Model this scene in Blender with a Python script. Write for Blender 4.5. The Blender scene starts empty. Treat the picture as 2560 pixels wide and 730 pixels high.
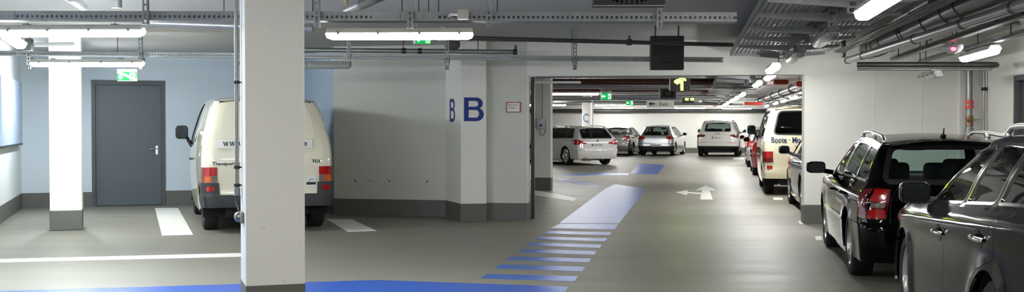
import bpy, bmesh, math, random
import numpy as np
from mathutils import Vector, Matrix
from mathutils.geometry import delaunay_2d_cdt
random.seed(7)
R = math.radians
SC = bpy.context.scene
COL = SC.collection

# ------------------------------------------------------------------ camera
F = 2800.0
TH = math.atan(53 / F)
EYE = 1.5
cam_data = bpy.data.cameras.new('camera')
cam = bpy.data.objects.new('camera', cam_data)
COL.objects.link(cam)
cam.location = (0, 0, EYE)
cam.rotation_euler = (math.pi / 2 - TH, 0, 0)
cam_data.sensor_width = 36
cam_data.lens = 36 * F / 2560
cam_data.clip_start = 0.05
cam_data.clip_end = 300
SC.camera = cam

def ray(px, py):
    a, b = (px - 1280) / F, (365 - py) / F
    return a, math.cos(TH) + b * math.sin(TH), -math.sin(TH) + b * math.cos(TH)
def fl(px, py):
    a, b, c = ray(px, py)
    t = -EYE / c
    return Vector((a * t, b * t, 0))
def at(px, py, Y):
    a, b, c = ray(px, py)
    t = Y / b
    return Vector((a * t, Y, EYE + c * t))
def hz(px, py, z):
    a, b, c = ray(px, py)
    t = (z - EYE) / c
    return Vector((a * t, b * t, z))
def azv(deg):
    return Vector((math.sin(R(deg)), math.cos(R(deg)), 0))
GA, GB = 9.2, -18.6

# ------------------------------------------------------------------ materials
def lin(c):
    def f(u):
        u /= 255.0
        return u / 12.92 if u <= 0.04045 else ((u + 0.055) / 1.055) ** 2.4
    return tuple(f(u) for u in c) + (1.0,)

def mat(name, rgb, rough=0.6, metal=0.0, spec=0.5, coat=0.0, var=0.06, scale=6.0, bump=0.0, bscale=60.0, emit=None, estr=0.0, coat_rough=0.03):
    m = bpy.data.materials.new(name)
    m.use_nodes = True
    nt = m.node_tree
    b = nt.nodes['Principled BSDF']
    b.inputs['Roughness'].default_value = rough
    b.inputs['Metallic'].default_value = metal
    b.inputs['Specular IOR Level'].default_value = spec
    b.inputs['Coat Weight'].default_value = coat
    b.inputs['Coat Roughness'].default_value = coat_rough
    c = lin(rgb)
    tc = nt.nodes.new('ShaderNodeTexCoord')
    nz = nt.nodes.new('ShaderNodeTexNoise')
    nz.inputs['Scale'].default_value = scale
    nz.inputs['Detail'].default_value = 4
    nt.links.new(tc.outputs['Object'], nz.inputs['Vector'])
    mx = nt.nodes.new('ShaderNodeMix')
    mx.data_type = 'RGBA'
    mx.inputs[6].default_value = tuple(max(0, u * (1 - var)) for u in c[:3]) + (1,)
    mx.inputs[7].default_value = tuple(min(1, u * (1 + var)) for u in c[:3]) + (1,)
    nt.links.new(nz.outputs['Fac'], mx.inputs[0])
    nt.links.new(mx.outputs[2], b.inputs['Base Color'])
    if bump:
        n2 = nt.nodes.new('ShaderNodeTexNoise')
        n2.inputs['Scale'].default_value = bscale
        n2.inputs['Detail'].default_value = 3
        nt.links.new(tc.outputs['Object'], n2.inputs['Vector'])
        bp = nt.nodes.new('ShaderNodeBump')
        bp.inputs['Strength'].default_value = bump
        bp.inputs['Distance'].default_value = 0.01
        nt.links.new(n2.outputs['Fac'], bp.inputs['Height'])
        nt.links.new(bp.outputs['Normal'], b.inputs['Normal'])
    if emit:
        b.inputs['Emission Color'].default_value = lin(emit)
        b.inputs['Emission Strength'].default_value = estr
    return m

def glass(name, tint, refl=1.45, rough=0.0):
    m = bpy.data.materials.new(name)
    m.use_nodes = True
    nt = m.node_tree
    nt.nodes.clear()
    out = nt.nodes.new('ShaderNodeOutputMaterial')
    mx = nt.nodes.new('ShaderNodeMixShader')
    # Schlick reflectance, the same from both faces of the pane
    ge = nt.nodes.new('ShaderNodeNewGeometry')
    dt = nt.nodes.new('ShaderNodeVectorMath')
    dt.operation = 'DOT_PRODUCT'
    nt.links.new(ge.outputs['Incoming'], dt.inputs[0])
    nt.links.new(ge.outputs['Normal'], dt.inputs[1])
    def mth(op, a, b=None):
        n = nt.nodes.new('ShaderNodeMath')
        n.operation = op
        for i, v in enumerate((a, b)):
            if v is None: continue
            if isinstance(v, (int, float)): n.inputs[i].default_value = v
            else: nt.links.new(v, n.inputs[i])
        return n.outputs[0]
    f0 = ((refl - 1) / (refl + 1)) ** 2 * 1.6
    ab = mth('ABSOLUTE', dt.outputs['Value'])
    p5 = mth('POWER', mth('SUBTRACT', 1.0, ab), 5.0)
    fac = mth('ADD', mth('MULTIPLY', p5, 1 - f0), f0)
    tr = nt.nodes.new('ShaderNodeBsdfTransparent')
    tr.inputs['Color'].default_value = tuple(tint) + (1,)
    gl = nt.nodes.new('ShaderNodeBsdfGlossy')
    gl.inputs['Roughness'].default_value = rough
    nt.links.new(fac, mx.inputs[0])
    nt.links.new(tr.outputs[0], mx.inputs[1])
    nt.links.new(gl.outputs[0], mx.inputs[2])
    nt.links.new(mx.outputs[0], out.inputs['Surface'])
    return m

# ------------------------------------------------------------------ mesh builder
class MB:
    def __init__(self, T=None):
        self.v, self.f, self.T = [], [], T
    def add(self, vs, fs):
        b = len(self.v)
        if self.T is not None:
            vs = [self.T @ Vector(p) for p in vs]
        self.v.extend(tuple(p) for p in vs)
        self.f.extend(tuple(b + i for i in q) for q in fs)
        return self
    def box(self, c, s, rz=0.0, taper=None):
        hx, hy, hh = s[0] / 2, s[1] / 2, s[2] / 2
        vs = []
        cr, sr = math.cos(rz), math.sin(rz)
        for z in (-hh, hh):
            k = taper if (taper and z < 0) else 1
            for x, y in ((-hx, -hy), (hx, -hy), (hx, hy), (-hx, hy)):
                x, y = x * k, y * k
                vs.append((c[0] + x * cr - y * sr, c[1] + x * sr + y * cr, c[2] + z))
        return self.add(vs, [(3, 2, 1, 0), (4, 5, 6, 7), (0, 1, 5, 4), (1, 2, 6, 5), (2, 3, 7, 6), (3, 0, 4, 7)])
    def rbox(self, c, s, r=0.01, seg=2, M=None):
        bm = bmesh.new()
        bmesh.ops.create_cube(bm, size=1)
        for v in bm.verts:
            v.co = Vector((v.co.x * s[0], v.co.y * s[1], v.co.z * s[2]))
        bmesh.ops.bevel(bm, geom=bm.edges[:], offset=min(r, min(s) * 0.49), segments=seg, affect='EDGES', profile=0.5)
        bm.verts.ensure_lookup_table()
        X = Matrix.Translation(c) @ (M or Matrix.Identity(4))
        vs = [X @ v.co for v in bm.verts]
        fs = [tuple(v.index for v in f.verts) for f in bm.faces]
        bm.free()
        return self.add(vs, fs)
    def beam(self, p0, p1, w, h):
        """box along p0->p1 : w sideways, h vertical-ish"""
        p0, p1 = Vector(p0), Vector(p1)
        d = (p1 - p0).normalized()
        up = Vector((0, 0, 1)) if abs(d.z) < 0.95 else Vector((0, 1, 0))
        s = d.cross(up).normalized()
        u = s.cross(d).normalized()
        vs = [p + s * (a * w / 2) + u * (b * h / 2) for p in (p0, p1) for a, b in ((-1, -1), (1, -1), (1, 1), (-1, 1))]
        return self.add(vs, [(0, 1, 2, 3), (7, 6, 5, 4), (4, 5, 1, 0), (5, 6, 2, 1), (6, 7, 3, 2), (7, 4, 0, 3)])
    def tube(self, pts, r, n=12, cap=True, bend=0.0, bseg=5):
        pts = [Vector(p) for p in pts]
        if bend and len(pts) > 2:
            q = [pts[0]]
            for a, b, c in zip(pts, pts[1:], pts[2:]):
                d0, d1 = (a - b), (c - b)
                k = min(bend, d0.length * 0.45, d1.length * 0.45)
                s, e = b + d0.normalized() * k, b + d1.normalized() * k
                for i in range(bseg + 1):
                    t = i / bseg
                    q.append(s * (1 - t) ** 2 + b * 2 * t * (1 - t) + e * t * t)
            q.append(pts[-1])
            pts = q
        rs = r if isinstance(r, (list, tuple)) else [r] * len(pts)
        vs, fs = [], []
        d = (pts[1] - pts[0]).normalized()
        ref = Vector((0, 0, 1)) if abs(d.z) < 0.9 else Vector((1, 0, 0))
        s = d.cross(ref).normalized()
        for i, p in enumerate(pts):
            if i == 0: d = pts[1] - pts[0]
            elif i == len(pts) - 1: d = pts[-1] - pts[-2]
            else: d = (pts[i + 1] - p).normalized() + (p - pts[i - 1]).normalized()
            d.normalize()
            s = (s - d * s.dot(d)).normalized()
            u = d.cross(s)
            for k in range(n):
                a = 2 * math.pi * k / n
                vs.append(p + (s * math.cos(a) + u * math.sin(a)) * rs[i])
        for i in range(len(pts) - 1):
            for k in range(n):
                a, b = i * n + k, i * n + (k + 1) % n
                fs.append((a, b, b + n, a + n))
        if cap:
            fs.append(tuple(range(n))[::-1])
            fs.append(tuple(range((len(pts) - 1) * n, len(pts) * n)))
        return self.add(vs, fs)
    def lathe(self, prof, origin, axis, n=32, closed=False):
        """prof: (radius, along)"""
        axis = Vector(axis).normalized()
        ref = Vector((0, 0, 1)) if abs(axis.z) < 0.9 else Vector((1, 0, 0))
        s = axis.cross(ref).normalized()
        u = axis.cross(s)
        o = Vector(origin)
        vs, fs, m = [], [], len(prof)
        for k in range(n):
            a = 2 * math.pi * k / n
            e = s * math.cos(a) + u * math.sin(a)
            for r_, h in prof:
                vs.append(o + e * r_ + axis * h)
        for k in range(n):
            k2 = (k + 1) % n
            for i in range(m if closed else m - 1):
                i2 = (i + 1) % m
                fs.append((k * m + i, k2 * m + i, k2 * m + i2, k * m + i2))
        return self.add(vs, fs)
    def prism(self, poly, z0, z1):
        n = len(poly)
        vs = [(p[0], p[1], z0) for p in poly] + [(p[0], p[1], z1) for p in poly]
        fs = [tuple(range(n))[::-1], tuple(range(n, 2 * n))] + [(i, (i + 1) % n, n + (i + 1) % n, n + i) for i in range(n)]
        return self.add(vs, fs)
    def plate(self, o, ex, ey, poly, t, holes=()):
        """flat plate : 2-D polygon (with holes) in axes ex, ey at o, thickness t along ex x ey"""
        o, ex, ey = Vector(o), Vector(ex).normalized(), Vector(ey).normalized()
        nn = ex.cross(ey)
        P, tr, bd = tri2d(poly, holes, None)
        n = len(P)
        vs = [o + ex * a + ey * b for a, b in P] + [o + ex * a + ey * b + nn * t for a, b in P]
        fs = [(a, c, b) for a, b, c in tr] + [(a + n, b + n, c + n) for a, b, c in tr]
        fs += [(a, b, b + n, a + n) for a, b in bd]
        return self.add(vs, fs)
    def build(self, name, m, parent=None, smooth=None, bevel=0.0, seg=2):
        me = bpy.data.meshes.new(name)
        me.from_pydata(self.v, [], self.f)
        bm = bmesh.new()
        bm.from_mesh(me)
        if bevel:
            es = [e for e in bm.edges if len(e.link_faces) == 2 and e.calc_face_angle(0) > 0.5]
            bmesh.ops.bevel(bm, geom=es, offset=bevel, segments=seg, affect='EDGES', profile=0.5)
        bmesh.ops.recalc_face_normals(bm, faces=bm.faces[:]) if self.T != 'keep' and not getattr(self, 'keepn', False) else None
        bm.to_mesh(me)
        bm.free()
        if smooth:
            me.polygons.foreach_set('use_smooth', [True] * len(me.polygons))
            if smooth < 170:
                me.set_sharp_from_angle(angle=R(smooth))
        me.materials.append(m)
        me.update()
        o = bpy.data.objects.new(name, me)
        COL.objects.link(o)
        if parent is not None:
            o.parent = parent
        return o

def pip(px, py, poly):
    x, y = np.asarray(px), np.asarray(py)
    inside = np.zeros(x.shape, bool)
    P = np.asarray(poly, float)
    Q = np.roll(P, -1, 0)
    for (x0, y0), (x1, y1) in zip(P, Q):
        c = ((y0 > y) != (y1 > y))
        with np.errstate(divide='ignore', invalid='ignore'):
            inside ^= c & (x < (x1 - x0) * (y - y0) / (y1 - y0 + 1e-30) + x0)
    return inside

def tri2d(outer, holes=(), step=None):
    rings = [list(outer)] + [list(h) for h in holes]
    pts, edges = [], []
    for rg in rings:
        q = []
        for i, a in enumerate(rg):
            b = rg[(i + 1) % len(rg)]
            n = max(1, int(math.ceil(math.hypot(b[0] - a[0], b[1] - a[1]) / step))) if step else 1
            for k in range(n):
                q.append((a[0] + (b[0] - a[0]) * k / n, a[1] + (b[1] - a[1]) * k / n))
        s = len(pts)
        pts += q
        edges += [(s + i, s + (i + 1) % len(q)) for i in range(len(q))]
    if step:
        P = np.array(pts)
        lo, hi = P.min(0), P.max(0)
        gx, gy = np.meshgrid(np.arange(lo[0] + step / 2, hi[0], step), np.arange(lo[1] + step / 2, hi[1], step))
        gx, gy = gx.ravel(), gy.ravel()
        if len(gx):
            ok = pip(gx, gy, rings[0])
            for h in rings[1:]:
                ok &= ~pip(gx, gy, h)
            gx, gy = gx[ok], gy[ok]
        if len(gx):
            d = np.min(np.hypot(gx[:, None] - P[None, :, 0], gy[:, None] - P[None, :, 1]), 1)
            ok = d > step * 0.55
            pts += list(zip(gx[ok].tolist(), gy[ok].tolist()))
    V2, _, fcs, *_ = delaunay_2d_cdt([Vector(p) for p in pts], edges, [], 0, 1e-6, False)
    V = [(p.x, p.y) for p in V2]
    if not fcs:
        return V, [], []
    C = np.array([[sum(V[i][k] for i in f) / 3 for k in (0, 1)] for f in fcs])
    ok = pip(C[:, 0], C[:, 1], rings[0])
    for h in rings[1:]:
        ok &= ~pip(C[:, 0], C[:, 1], h)
    T = [tuple(f) for f, k in zip(fcs, ok) if k]
    used = {}
    for a, b, c in T:
        for e in ((a, b), (b, c), (c, a)):
            used[e] = 1
    bd = [e for e in used if (e[1], e[0]) not in used]
    ids = sorted({i for t in T for i in t})
    mp = {i: k for k, i in enumerate(ids)}
    return [V[i] for i in ids], [tuple(mp[i] for i in t) for t in T], [(mp[a], mp[b]) for a, b in bd]

def round_poly(pts, r, seg=4):
    out, n = [], len(pts)
    for i in range(n):
        a, b, c = (Vector(pts[i - 1]), Vector(pts[i]), Vector(pts[(i + 1) % n]))
        d0, d1 = a - b, c - b
        k = min(r, d0.length * 0.45, d1.length * 0.45)
        if k < 1e-5 or d0.length < 1e-6 or d1.length < 1e-6 or abs(d0.normalized().dot(d1.normalized())) > 0.985:
            out.append((b.x, b.y))
            continue
        s, e = b + d0.normalized() * k, b + d1.normalized() * k
        for j in range(seg + 1):
            t = j / seg
            p = s * (1 - t) ** 2 + b * 2 * t * (1 - t) + e * t * t
            out.append((p.x, p.y))
    return out

def grow(poly, d):
    """offset a polygon outwards by d"""
    n = len(poly)
    area = sum(poly[i][0] * poly[(i + 1) % n][1] - poly[(i + 1) % n][0] * poly[i][1] for i in range(n))
    s = 1 if area > 0 else -1
    out = []
    for i in range(n):
        a, b, c = Vector(poly[i - 1]), Vector(poly[i]), Vector(poly[(i + 1) % n])
        d0, d1 = (b - a), (c - b)
        if d0.length < 1e-7: d0 = d1
        if d1.length < 1e-7: d1 = d0
        d0.normalize(); d1.normalize()
        n0, n1 = Vector((d0.y, -d0.x)) * s, Vector((d1.y, -d1.x)) * s
        m = n0 + n1
        if m.length < 1e-6: m = n0.copy()
        m.normalize()
        out.append(tuple(b + m * (d / max(0.4, m.dot(n0)))))
    return out

def pchip(pairs):
    xs = np.array([p[0] for p in pairs], float)
    ys = np.array([p[1] for p in pairs], float)
    h = np.diff(xs)
    dl = np.diff(ys) / h
    m = np.zeros_like(xs)
    m[0], m[-1] = dl[0], dl[-1]
    for i in range(1, len(xs) - 1):
        if dl[i - 1] * dl[i] > 0:
            w1, w2 = 2 * h[i] + h[i - 1], h[i] + 2 * h[i - 1]
            m[i] = (w1 + w2) / (w1 / dl[i - 1] + w2 / dl[i])
    def f(x):
        x = np.clip(np.asarray(x, float), xs[0], xs[-1])
        i = np.clip(np.searchsorted(xs, x) - 1, 0, len(xs) - 2)
        t = (x - xs[i]) / h[i]
        return ((2 * t ** 3 - 3 * t ** 2 + 1) * ys[i] + (t ** 3 - 2 * t ** 2 + t) * h[i] * m[i]
                + (-2 * t ** 3 + 3 * t ** 2) * ys[i + 1] + (t ** 3 - t ** 2) * h[i] * m[i + 1])
    return f

# ------------------------------------------------------------------ things
def thing(name, label, cat, loc=(0, 0, 0), rz=0.0, group=None):
    o = bpy.data.objects.new(name, None)
    o.empty_display_size = 0.1
    COL.objects.link(o)
    o.location = loc
    o.rotation_euler = (0, 0, rz)
    return tag(o, label, cat, group)
def tag(o, label, cat, group=None):
    o['label'] = label
    o['category'] = cat
    if group: o['group'] = group
    return o
def struct(o, label=None):
    o['kind'] = 'structure'
    if label: o['label'] = label
    return o
def copy_tree(o, parent=None):
    c = o.copy()
    COL.objects.link(c)
    if parent is not None: c.parent = parent
    for ch in o.children:
        copy_tree(ch, c)
    return c

def text_mesh(body, size, bold=0.0):
    """text as flat triangles : returns verts (x,y), faces ; x centred"""
    cu = bpy.data.curves.new('lettering', 'FONT')
    cu.body = body
    cu.size = size
    cu.offset = bold
    cu.align_x = 'CENTER'
    cu.align_y = 'CENTER'
    cu.resolution_u = 3
    ob = bpy.data.objects.new('lettering', cu)
    COL.objects.link(ob)
    dg = bpy.context.evaluated_depsgraph_get()
    me = bpy.data.meshes.new_from_object(ob.evaluated_get(dg))
    vs = [(v.co.x, v.co.y) for v in me.vertices]
    fs = [tuple(p.vertices) for p in me.polygons]
    bpy.data.objects.remove(ob)
    bpy.data.curves.remove(cu)
    bpy.data.meshes.remove(me)
    return vs, fs
def put_text(mb, body, size, o, ex, ey, t=0.001, bold=0.0, sx=1.0):
    o, ex, ey = Vector(o), Vector(ex).normalized(), Vector(ey).normalized()
    nn = ex.cross(ey)
    vs, fs = text_mesh(body, size, bold)
    mb.add([o + ex * (a * sx) + ey * b + nn * t for a, b in vs], fs)
    return mb

def glyph_B(w, h):
    """heavy grotesque capital B : outer ring and two counters, origin bottom left"""
    def arc(cx, cy, rx, ry, a0, a1, n=10):
        return [(cx + rx * math.cos(R(a0 + (a1 - a0) * i / n)), cy + ry * math.sin(R(a0 + (a1 - a0) * i / n))) for i in range(n + 1)]
    s = 0.235 * w
    r1, r2 = 0.285 * h, 0.25 * h
    outer = [(0, 0)] + arc(w - 0.36 * w, r1, 0.36 * w, r1, -90, 75) + arc(w - 0.38 * w, h - r2, 0.33 * w, r2, -58, 90) + [(0, h)]
    def counter(y0, y1, cx, rx):
        return [(s, y0)] + arc(cx, (y0 + y1) / 2, rx, (y1 - y0) / 2, -90, 90) + [(s, y1)]
    i1 = counter(0.15 * h, 0.47 * h, 0.60 * w, 0.16 * w)
    i2 = counter(0.61 * h, 0.85 * h, 0.57 * w, 0.15 * w)
    return outer, [i1, i2]
# ------------------------------------------------------------------ vehicles
# car frame: y forward, rear axle at y = 0, z up from the ground, x to the right
class Body:
    def __init__(s, p):
        s.p = p
        s.W = pchip(p['w'])
        s.yr = pchip(p['rear'])
        s.yfL = pchip(p['front'])
        s.yfG = pchip(p['screen'])
        s.yrG = pchip(p['rearG']) if 'rearG' in p else s.yr
        s.zb = pchip(p['belt'])
        s.zc = pchip(p['cant'])
        s.rake = p.get('rake', 0.0)
        s.ym = p['wb'] * 0.45
        s.half = p['wb'] * 0.5 + 0.9
        s.step = p.get('step', 0.07)
        s.crown = p.get('crown', 0.05)
    def wv(s, y, z):
        yn = (np.asarray(y) - s.ym) / s.half
        return s.W(np.asarray(z) - s.rake * (y - s.ym)) * (1 - s.p.get('tf', .07) * np.clip(yn, 0, 2) ** 2.5 - s.p.get('tr', .03) * np.clip(-yn, 0, 2) ** 2.5)
    def ends(s, z, g):
        if g == 'G':
            return s.yrG(z), s.yfG(z), s.p.get('Rr', (.28, .13)), s.p.get('RfG', (.30, .22))
        return s.yr(z), s.yfL(z), s.p.get('Rr', (.28, .13)), s.p.get('Rf', (.5, .38))
    def side(s, y, z, g):
        y, z = np.asarray(y, float), np.asarray(z, float)
        a, b, rr, rf = s.ends(z, g)
        yc = np.clip(y, a + rr[1], b - rf[1])
        w = s.wv(yc, z)
        d = np.clip((a + rr[1] - y) / rr[1], 0, 1)
        w = w - rr[0] * (1 - np.sqrt(1 - d ** 2))
        d = np.clip((y - (b - rf[1])) / rf[1], 0, 1)
        w = w - rf[0] * (1 - np.sqrt(1 - d ** 2))
        fa = s.p.get('flare', 0)
        if fa and g == 'L':
            for yc_ in (0, s.p['wb']):
                q = np.hypot(y - yc_, z - s.p['R'])
                w = w + fa * np.exp(-((q - s.p['ra']) / .10) ** 2) * np.clip((.86 - z) / .25, 0, 1)
        return w
    def rear(s, x, z, g):
        a, b, rr, rf = s.ends(np.asarray(z, float), g)
        w = s.wv(a + rr[1], z)
        u = np.clip((np.abs(x) - (w - rr[0])) / rr[0], 0, 1)
        return a + rr[1] * (1 - np.sqrt(1 - u ** 2))
    def front(s, x, z, g):
        a, b, rr, rf = s.ends(np.asarray(z, float), g)
        w = s.wv(b - rf[1], z)
        u = np.clip((np.abs(x) - (w - rf[0])) / rf[0], 0, 1)
        return b - rf[1] * (1 - np.sqrt(1 - u ** 2))
    K = 1 - math.sqrt(.5)
    def seam_r(s, z, g='L'):
        a, b, rr, rf = s.ends(z, g)
        return float(a + s.K * rr[1]), float(s.wv(a + rr[1], z) - s.K * rr[0])
    def seam_f(s, z, g='L'):
        a, b, rr, rf = s.ends(z, g)
        return float(b - s.K * rf[1]), float(s.wv(b - rf[1], z) - s.K * rf[0])
    def seam_ry(s, z0, z1, n=6, g='L'):
        return [(s.seam_r(z0 + (z1 - z0) * i / n, g)[0], z0 + (z1 - z0) * i / n) for i in range(n + 1)]
    def seam_rx(s, z0, z1, n=6, g='L', sx=1):
        return [(sx * s.seam_r(z0 + (z1 - z0) * i / n, g)[1], z0 + (z1 - z0) * i / n) for i in range(n + 1)]
    def seam_fy(s, z0, z1, n=6, g='L'):
        return [(s.seam_f(z0 + (z1 - z0) * i / n, g)[0], z0 + (z1 - z0) * i / n) for i in range(n + 1)]
    def seam_fx(s, z0, z1, n=6, g='L', sx=1):
        return [(sx * s.seam_f(z0 + (z1 - z0) * i / n, g)[1], z0 + (z1 - z0) * i / n) for i in range(n + 1)]
    def panel(s, mb, outline, kind, g='L', sx=1, off=0.0, rim=.018, holes=(), step=None):
        P, T, bd = tri2d(outline, holes, step or s.step)
        if not T: return
        P = np.array(P)
        if kind == 'side':
            x = s.side(P[:, 0], P[:, 1], g) * sx
            V = np.stack([x, P[:, 0], P[:, 1]], 1)
            flip = sx < 0
        elif kind == 'rear':
            V = np.stack([P[:, 0], s.rear(P[:, 0], P[:, 1], g), P[:, 1]], 1)
            flip = False
        else:
            V = np.stack([P[:, 0], s.front(P[:, 0], P[:, 1], g), P[:, 1]], 1)
            flip = True
        T = np.array(T)
        bd = np.array(bd)
        if flip: T, bd = T[:, ::-1], bd[:, ::-1]
        fn = np.cross(V[T[:, 1]] - V[T[:, 0]], V[T[:, 2]] - V[T[:, 0]])
        N = np.zeros_like(V)
        for k in range(3): np.add.at(N, T[:, k], fn)
        N /= np.linalg.norm(N, axis=1, keepdims=True) + 1e-12
        V = V + N * off
        n = len(V)
        vs = list(map(tuple, V))
        fs = [tuple(t) for t in T]
        if rim:
            vs += list(map(tuple, V - N * rim))
            fs += [(b, a, a + n, b + n) for a, b in bd]
        mb.keepn = True
        mb.add(vs, fs)
    def top(s, mb, yA, yB, xf, zf, crown, p=2.3, nt=25, ny=24, off=0.0):
        vs = []
        for j in range(ny + 1):
            for i in range(nt + 1):
                t = -1 + 2 * i / nt
                a, b = yA(t), yB(t)
                y = a + (b - a) * j / ny
                vs.append((t * float(xf(y)), y, float(zf(y)) + crown * (1 - abs(t) ** p) + off))
        m = nt + 1
        fs = [(j * m + i, j * m + i + 1, (j + 1) * m + i + 1, (j + 1) * m + i) for j in range(ny) for i in range(nt)]
        mb.keepn = True
        mb.add(vs, fs)

def arc_pts(yc, zc, r, a0, a1, n=14):
    return [(yc + r * math.cos(R(a0 + (a1 - a0) * i / n)), zc + r * math.sin(R(a0 + (a1 - a0) * i / n))) for i in range(n + 1)]

def make_wheel(car, p, x, y, sx, rimmat):
    Rw, bw = p['R'], p.get('tw', .215)
    rr = p.get('rim', Rw * .70)
    h = bw / 2
    t = MB()
    t.lathe([(rr, -h * .85), (rr + .012, -h * .97), (Rw - .03, -h), (Rw - .008, -h * .86), (Rw, -h * .55), (Rw, h * .55), (Rw - .008, h * .86), (Rw - .03, h), (rr + .012, h * .97), (rr, h * .85)],
            (x, y, Rw), (sx, 0, 0), 40, closed=True)
    w = t.build('wheel', M['tyre'], car, smooth=40)
    m = MB()
    m.lathe([(rr + .004, h * .88), (rr - .012, h * .92), (rr - .022, h * .75), (rr - .03, -h * .7), (rr - .05, -h * .7)], (x, y, Rw), (sx, 0, 0), 40)
    ns = p.get('spokes', 5)
    hubx = h * .62
    m.lathe([(.0, hubx + .012), (.03, hubx + .012), (.062, hubx), (.07, hubx - .04), (0, hubx - .05)], (x, y, Rw), (sx, 0, 0), 20)
    if ns:
        for k in range(ns):
            for da in ((-1, 1) if p.get('double') else (0,)):
                a = 2 * math.pi * (k + .25) / ns + da * .13
                e = Vector((0, math.cos(a), math.sin(a)))
                q = Vector((0, -math.sin(a), math.cos(a)))
                o = Vector((x, y, Rw))
                X = Vector((sx, 0, 0))
                w0, w1 = (.036, .05) if not p.get('double') else (.022, .026)
                w0, w1 = w0 * p.get('spw', 1), w1 * p.get('spw', 1)
                r0, r1 = .04, rr - .016
                vs = []
                for r_, ww, xx in ((r0, w0, hubx), (r1, w1, h * .80)):
                    vs += [o + e * r_ + q * ww * .8 + X * xx, o + e * r_ - q * ww * .8 + X * xx, o + e * r_ - q * ww * 1.15 + X * (xx - .035), o + e * r_ + q * ww * 1.15 + X * (xx - .035)]
                m.add(vs, [(0, 1, 2, 3), (7, 6, 5, 4), (4, 5, 1, 0), (5, 6, 2, 1), (6, 7, 3, 2), (7, 4, 0, 3)])
    else:
        m.lathe([(rr - .02, h * .35), (rr * .75, h * .30), (rr * .62, h * .62), (.08, h * .66), (.07, h * .8), (0, h * .82)], (x, y, Rw), (sx, 0, 0), 32)
    m.build('rim', rimmat, w, smooth=35)
    if ns:
        d = MB()
        d.lathe([(0, h * .12), (rr * .78, h * .12), (rr * .78, h * .02), (0, h * .02)], (x, y, Rw), (sx, 0, 0), 28)
        d.build('brake_disc', M['dark_steel'], w, smooth=30)
    return w

def ellipsoid(mb, c, s, n=16, m=10, e=.55):
    """superellipsoid"""
    vs, fs = [], []
    def pw(v): return math.copysign(abs(v) ** e, v)
    for i in range(m + 1):
        a = -math.pi / 2 + math.pi * i / m
        for k in range(n):
            b = 2 * math.pi * k / n
            vs.append((c[0] + s[0] / 2 * pw(math.cos(a)) * pw(math.cos(b)), c[1] + s[1] / 2 * pw(math.cos(a)) * pw(math.sin(b)), c[2] + s[2] / 2 * pw(math.sin(a))))
    for i in range(m):
        for k in range(n):
            fs.append((i * n + k, i * n + (k + 1) % n, (i + 1) * n + (k + 1) % n, (i + 1) * n + k))
    mb.add(vs, fs)

def plate_panel(car, x, y, z, w, h, text, tilt=0):
    pm = MB().rbox((x, y, z), (w, .012, h), .005)
    o = pm.build('number_plate', M['plate_white'], car, smooth=30)
    MB().box((x - w / 2 + .022, y - .007, z), (.04, .003, h - .012)).build('plate_band', M['plate_blue'], o)
    if text:
        t = MB()
        put_text(t, text, h * .88, (x + .02, y - .007, z - .002), (1, 0, 0), (0, 0, 1), .001, .0, .8)
        t.build('plate_lettering', M['black_plastic'], o)
    return o

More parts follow.
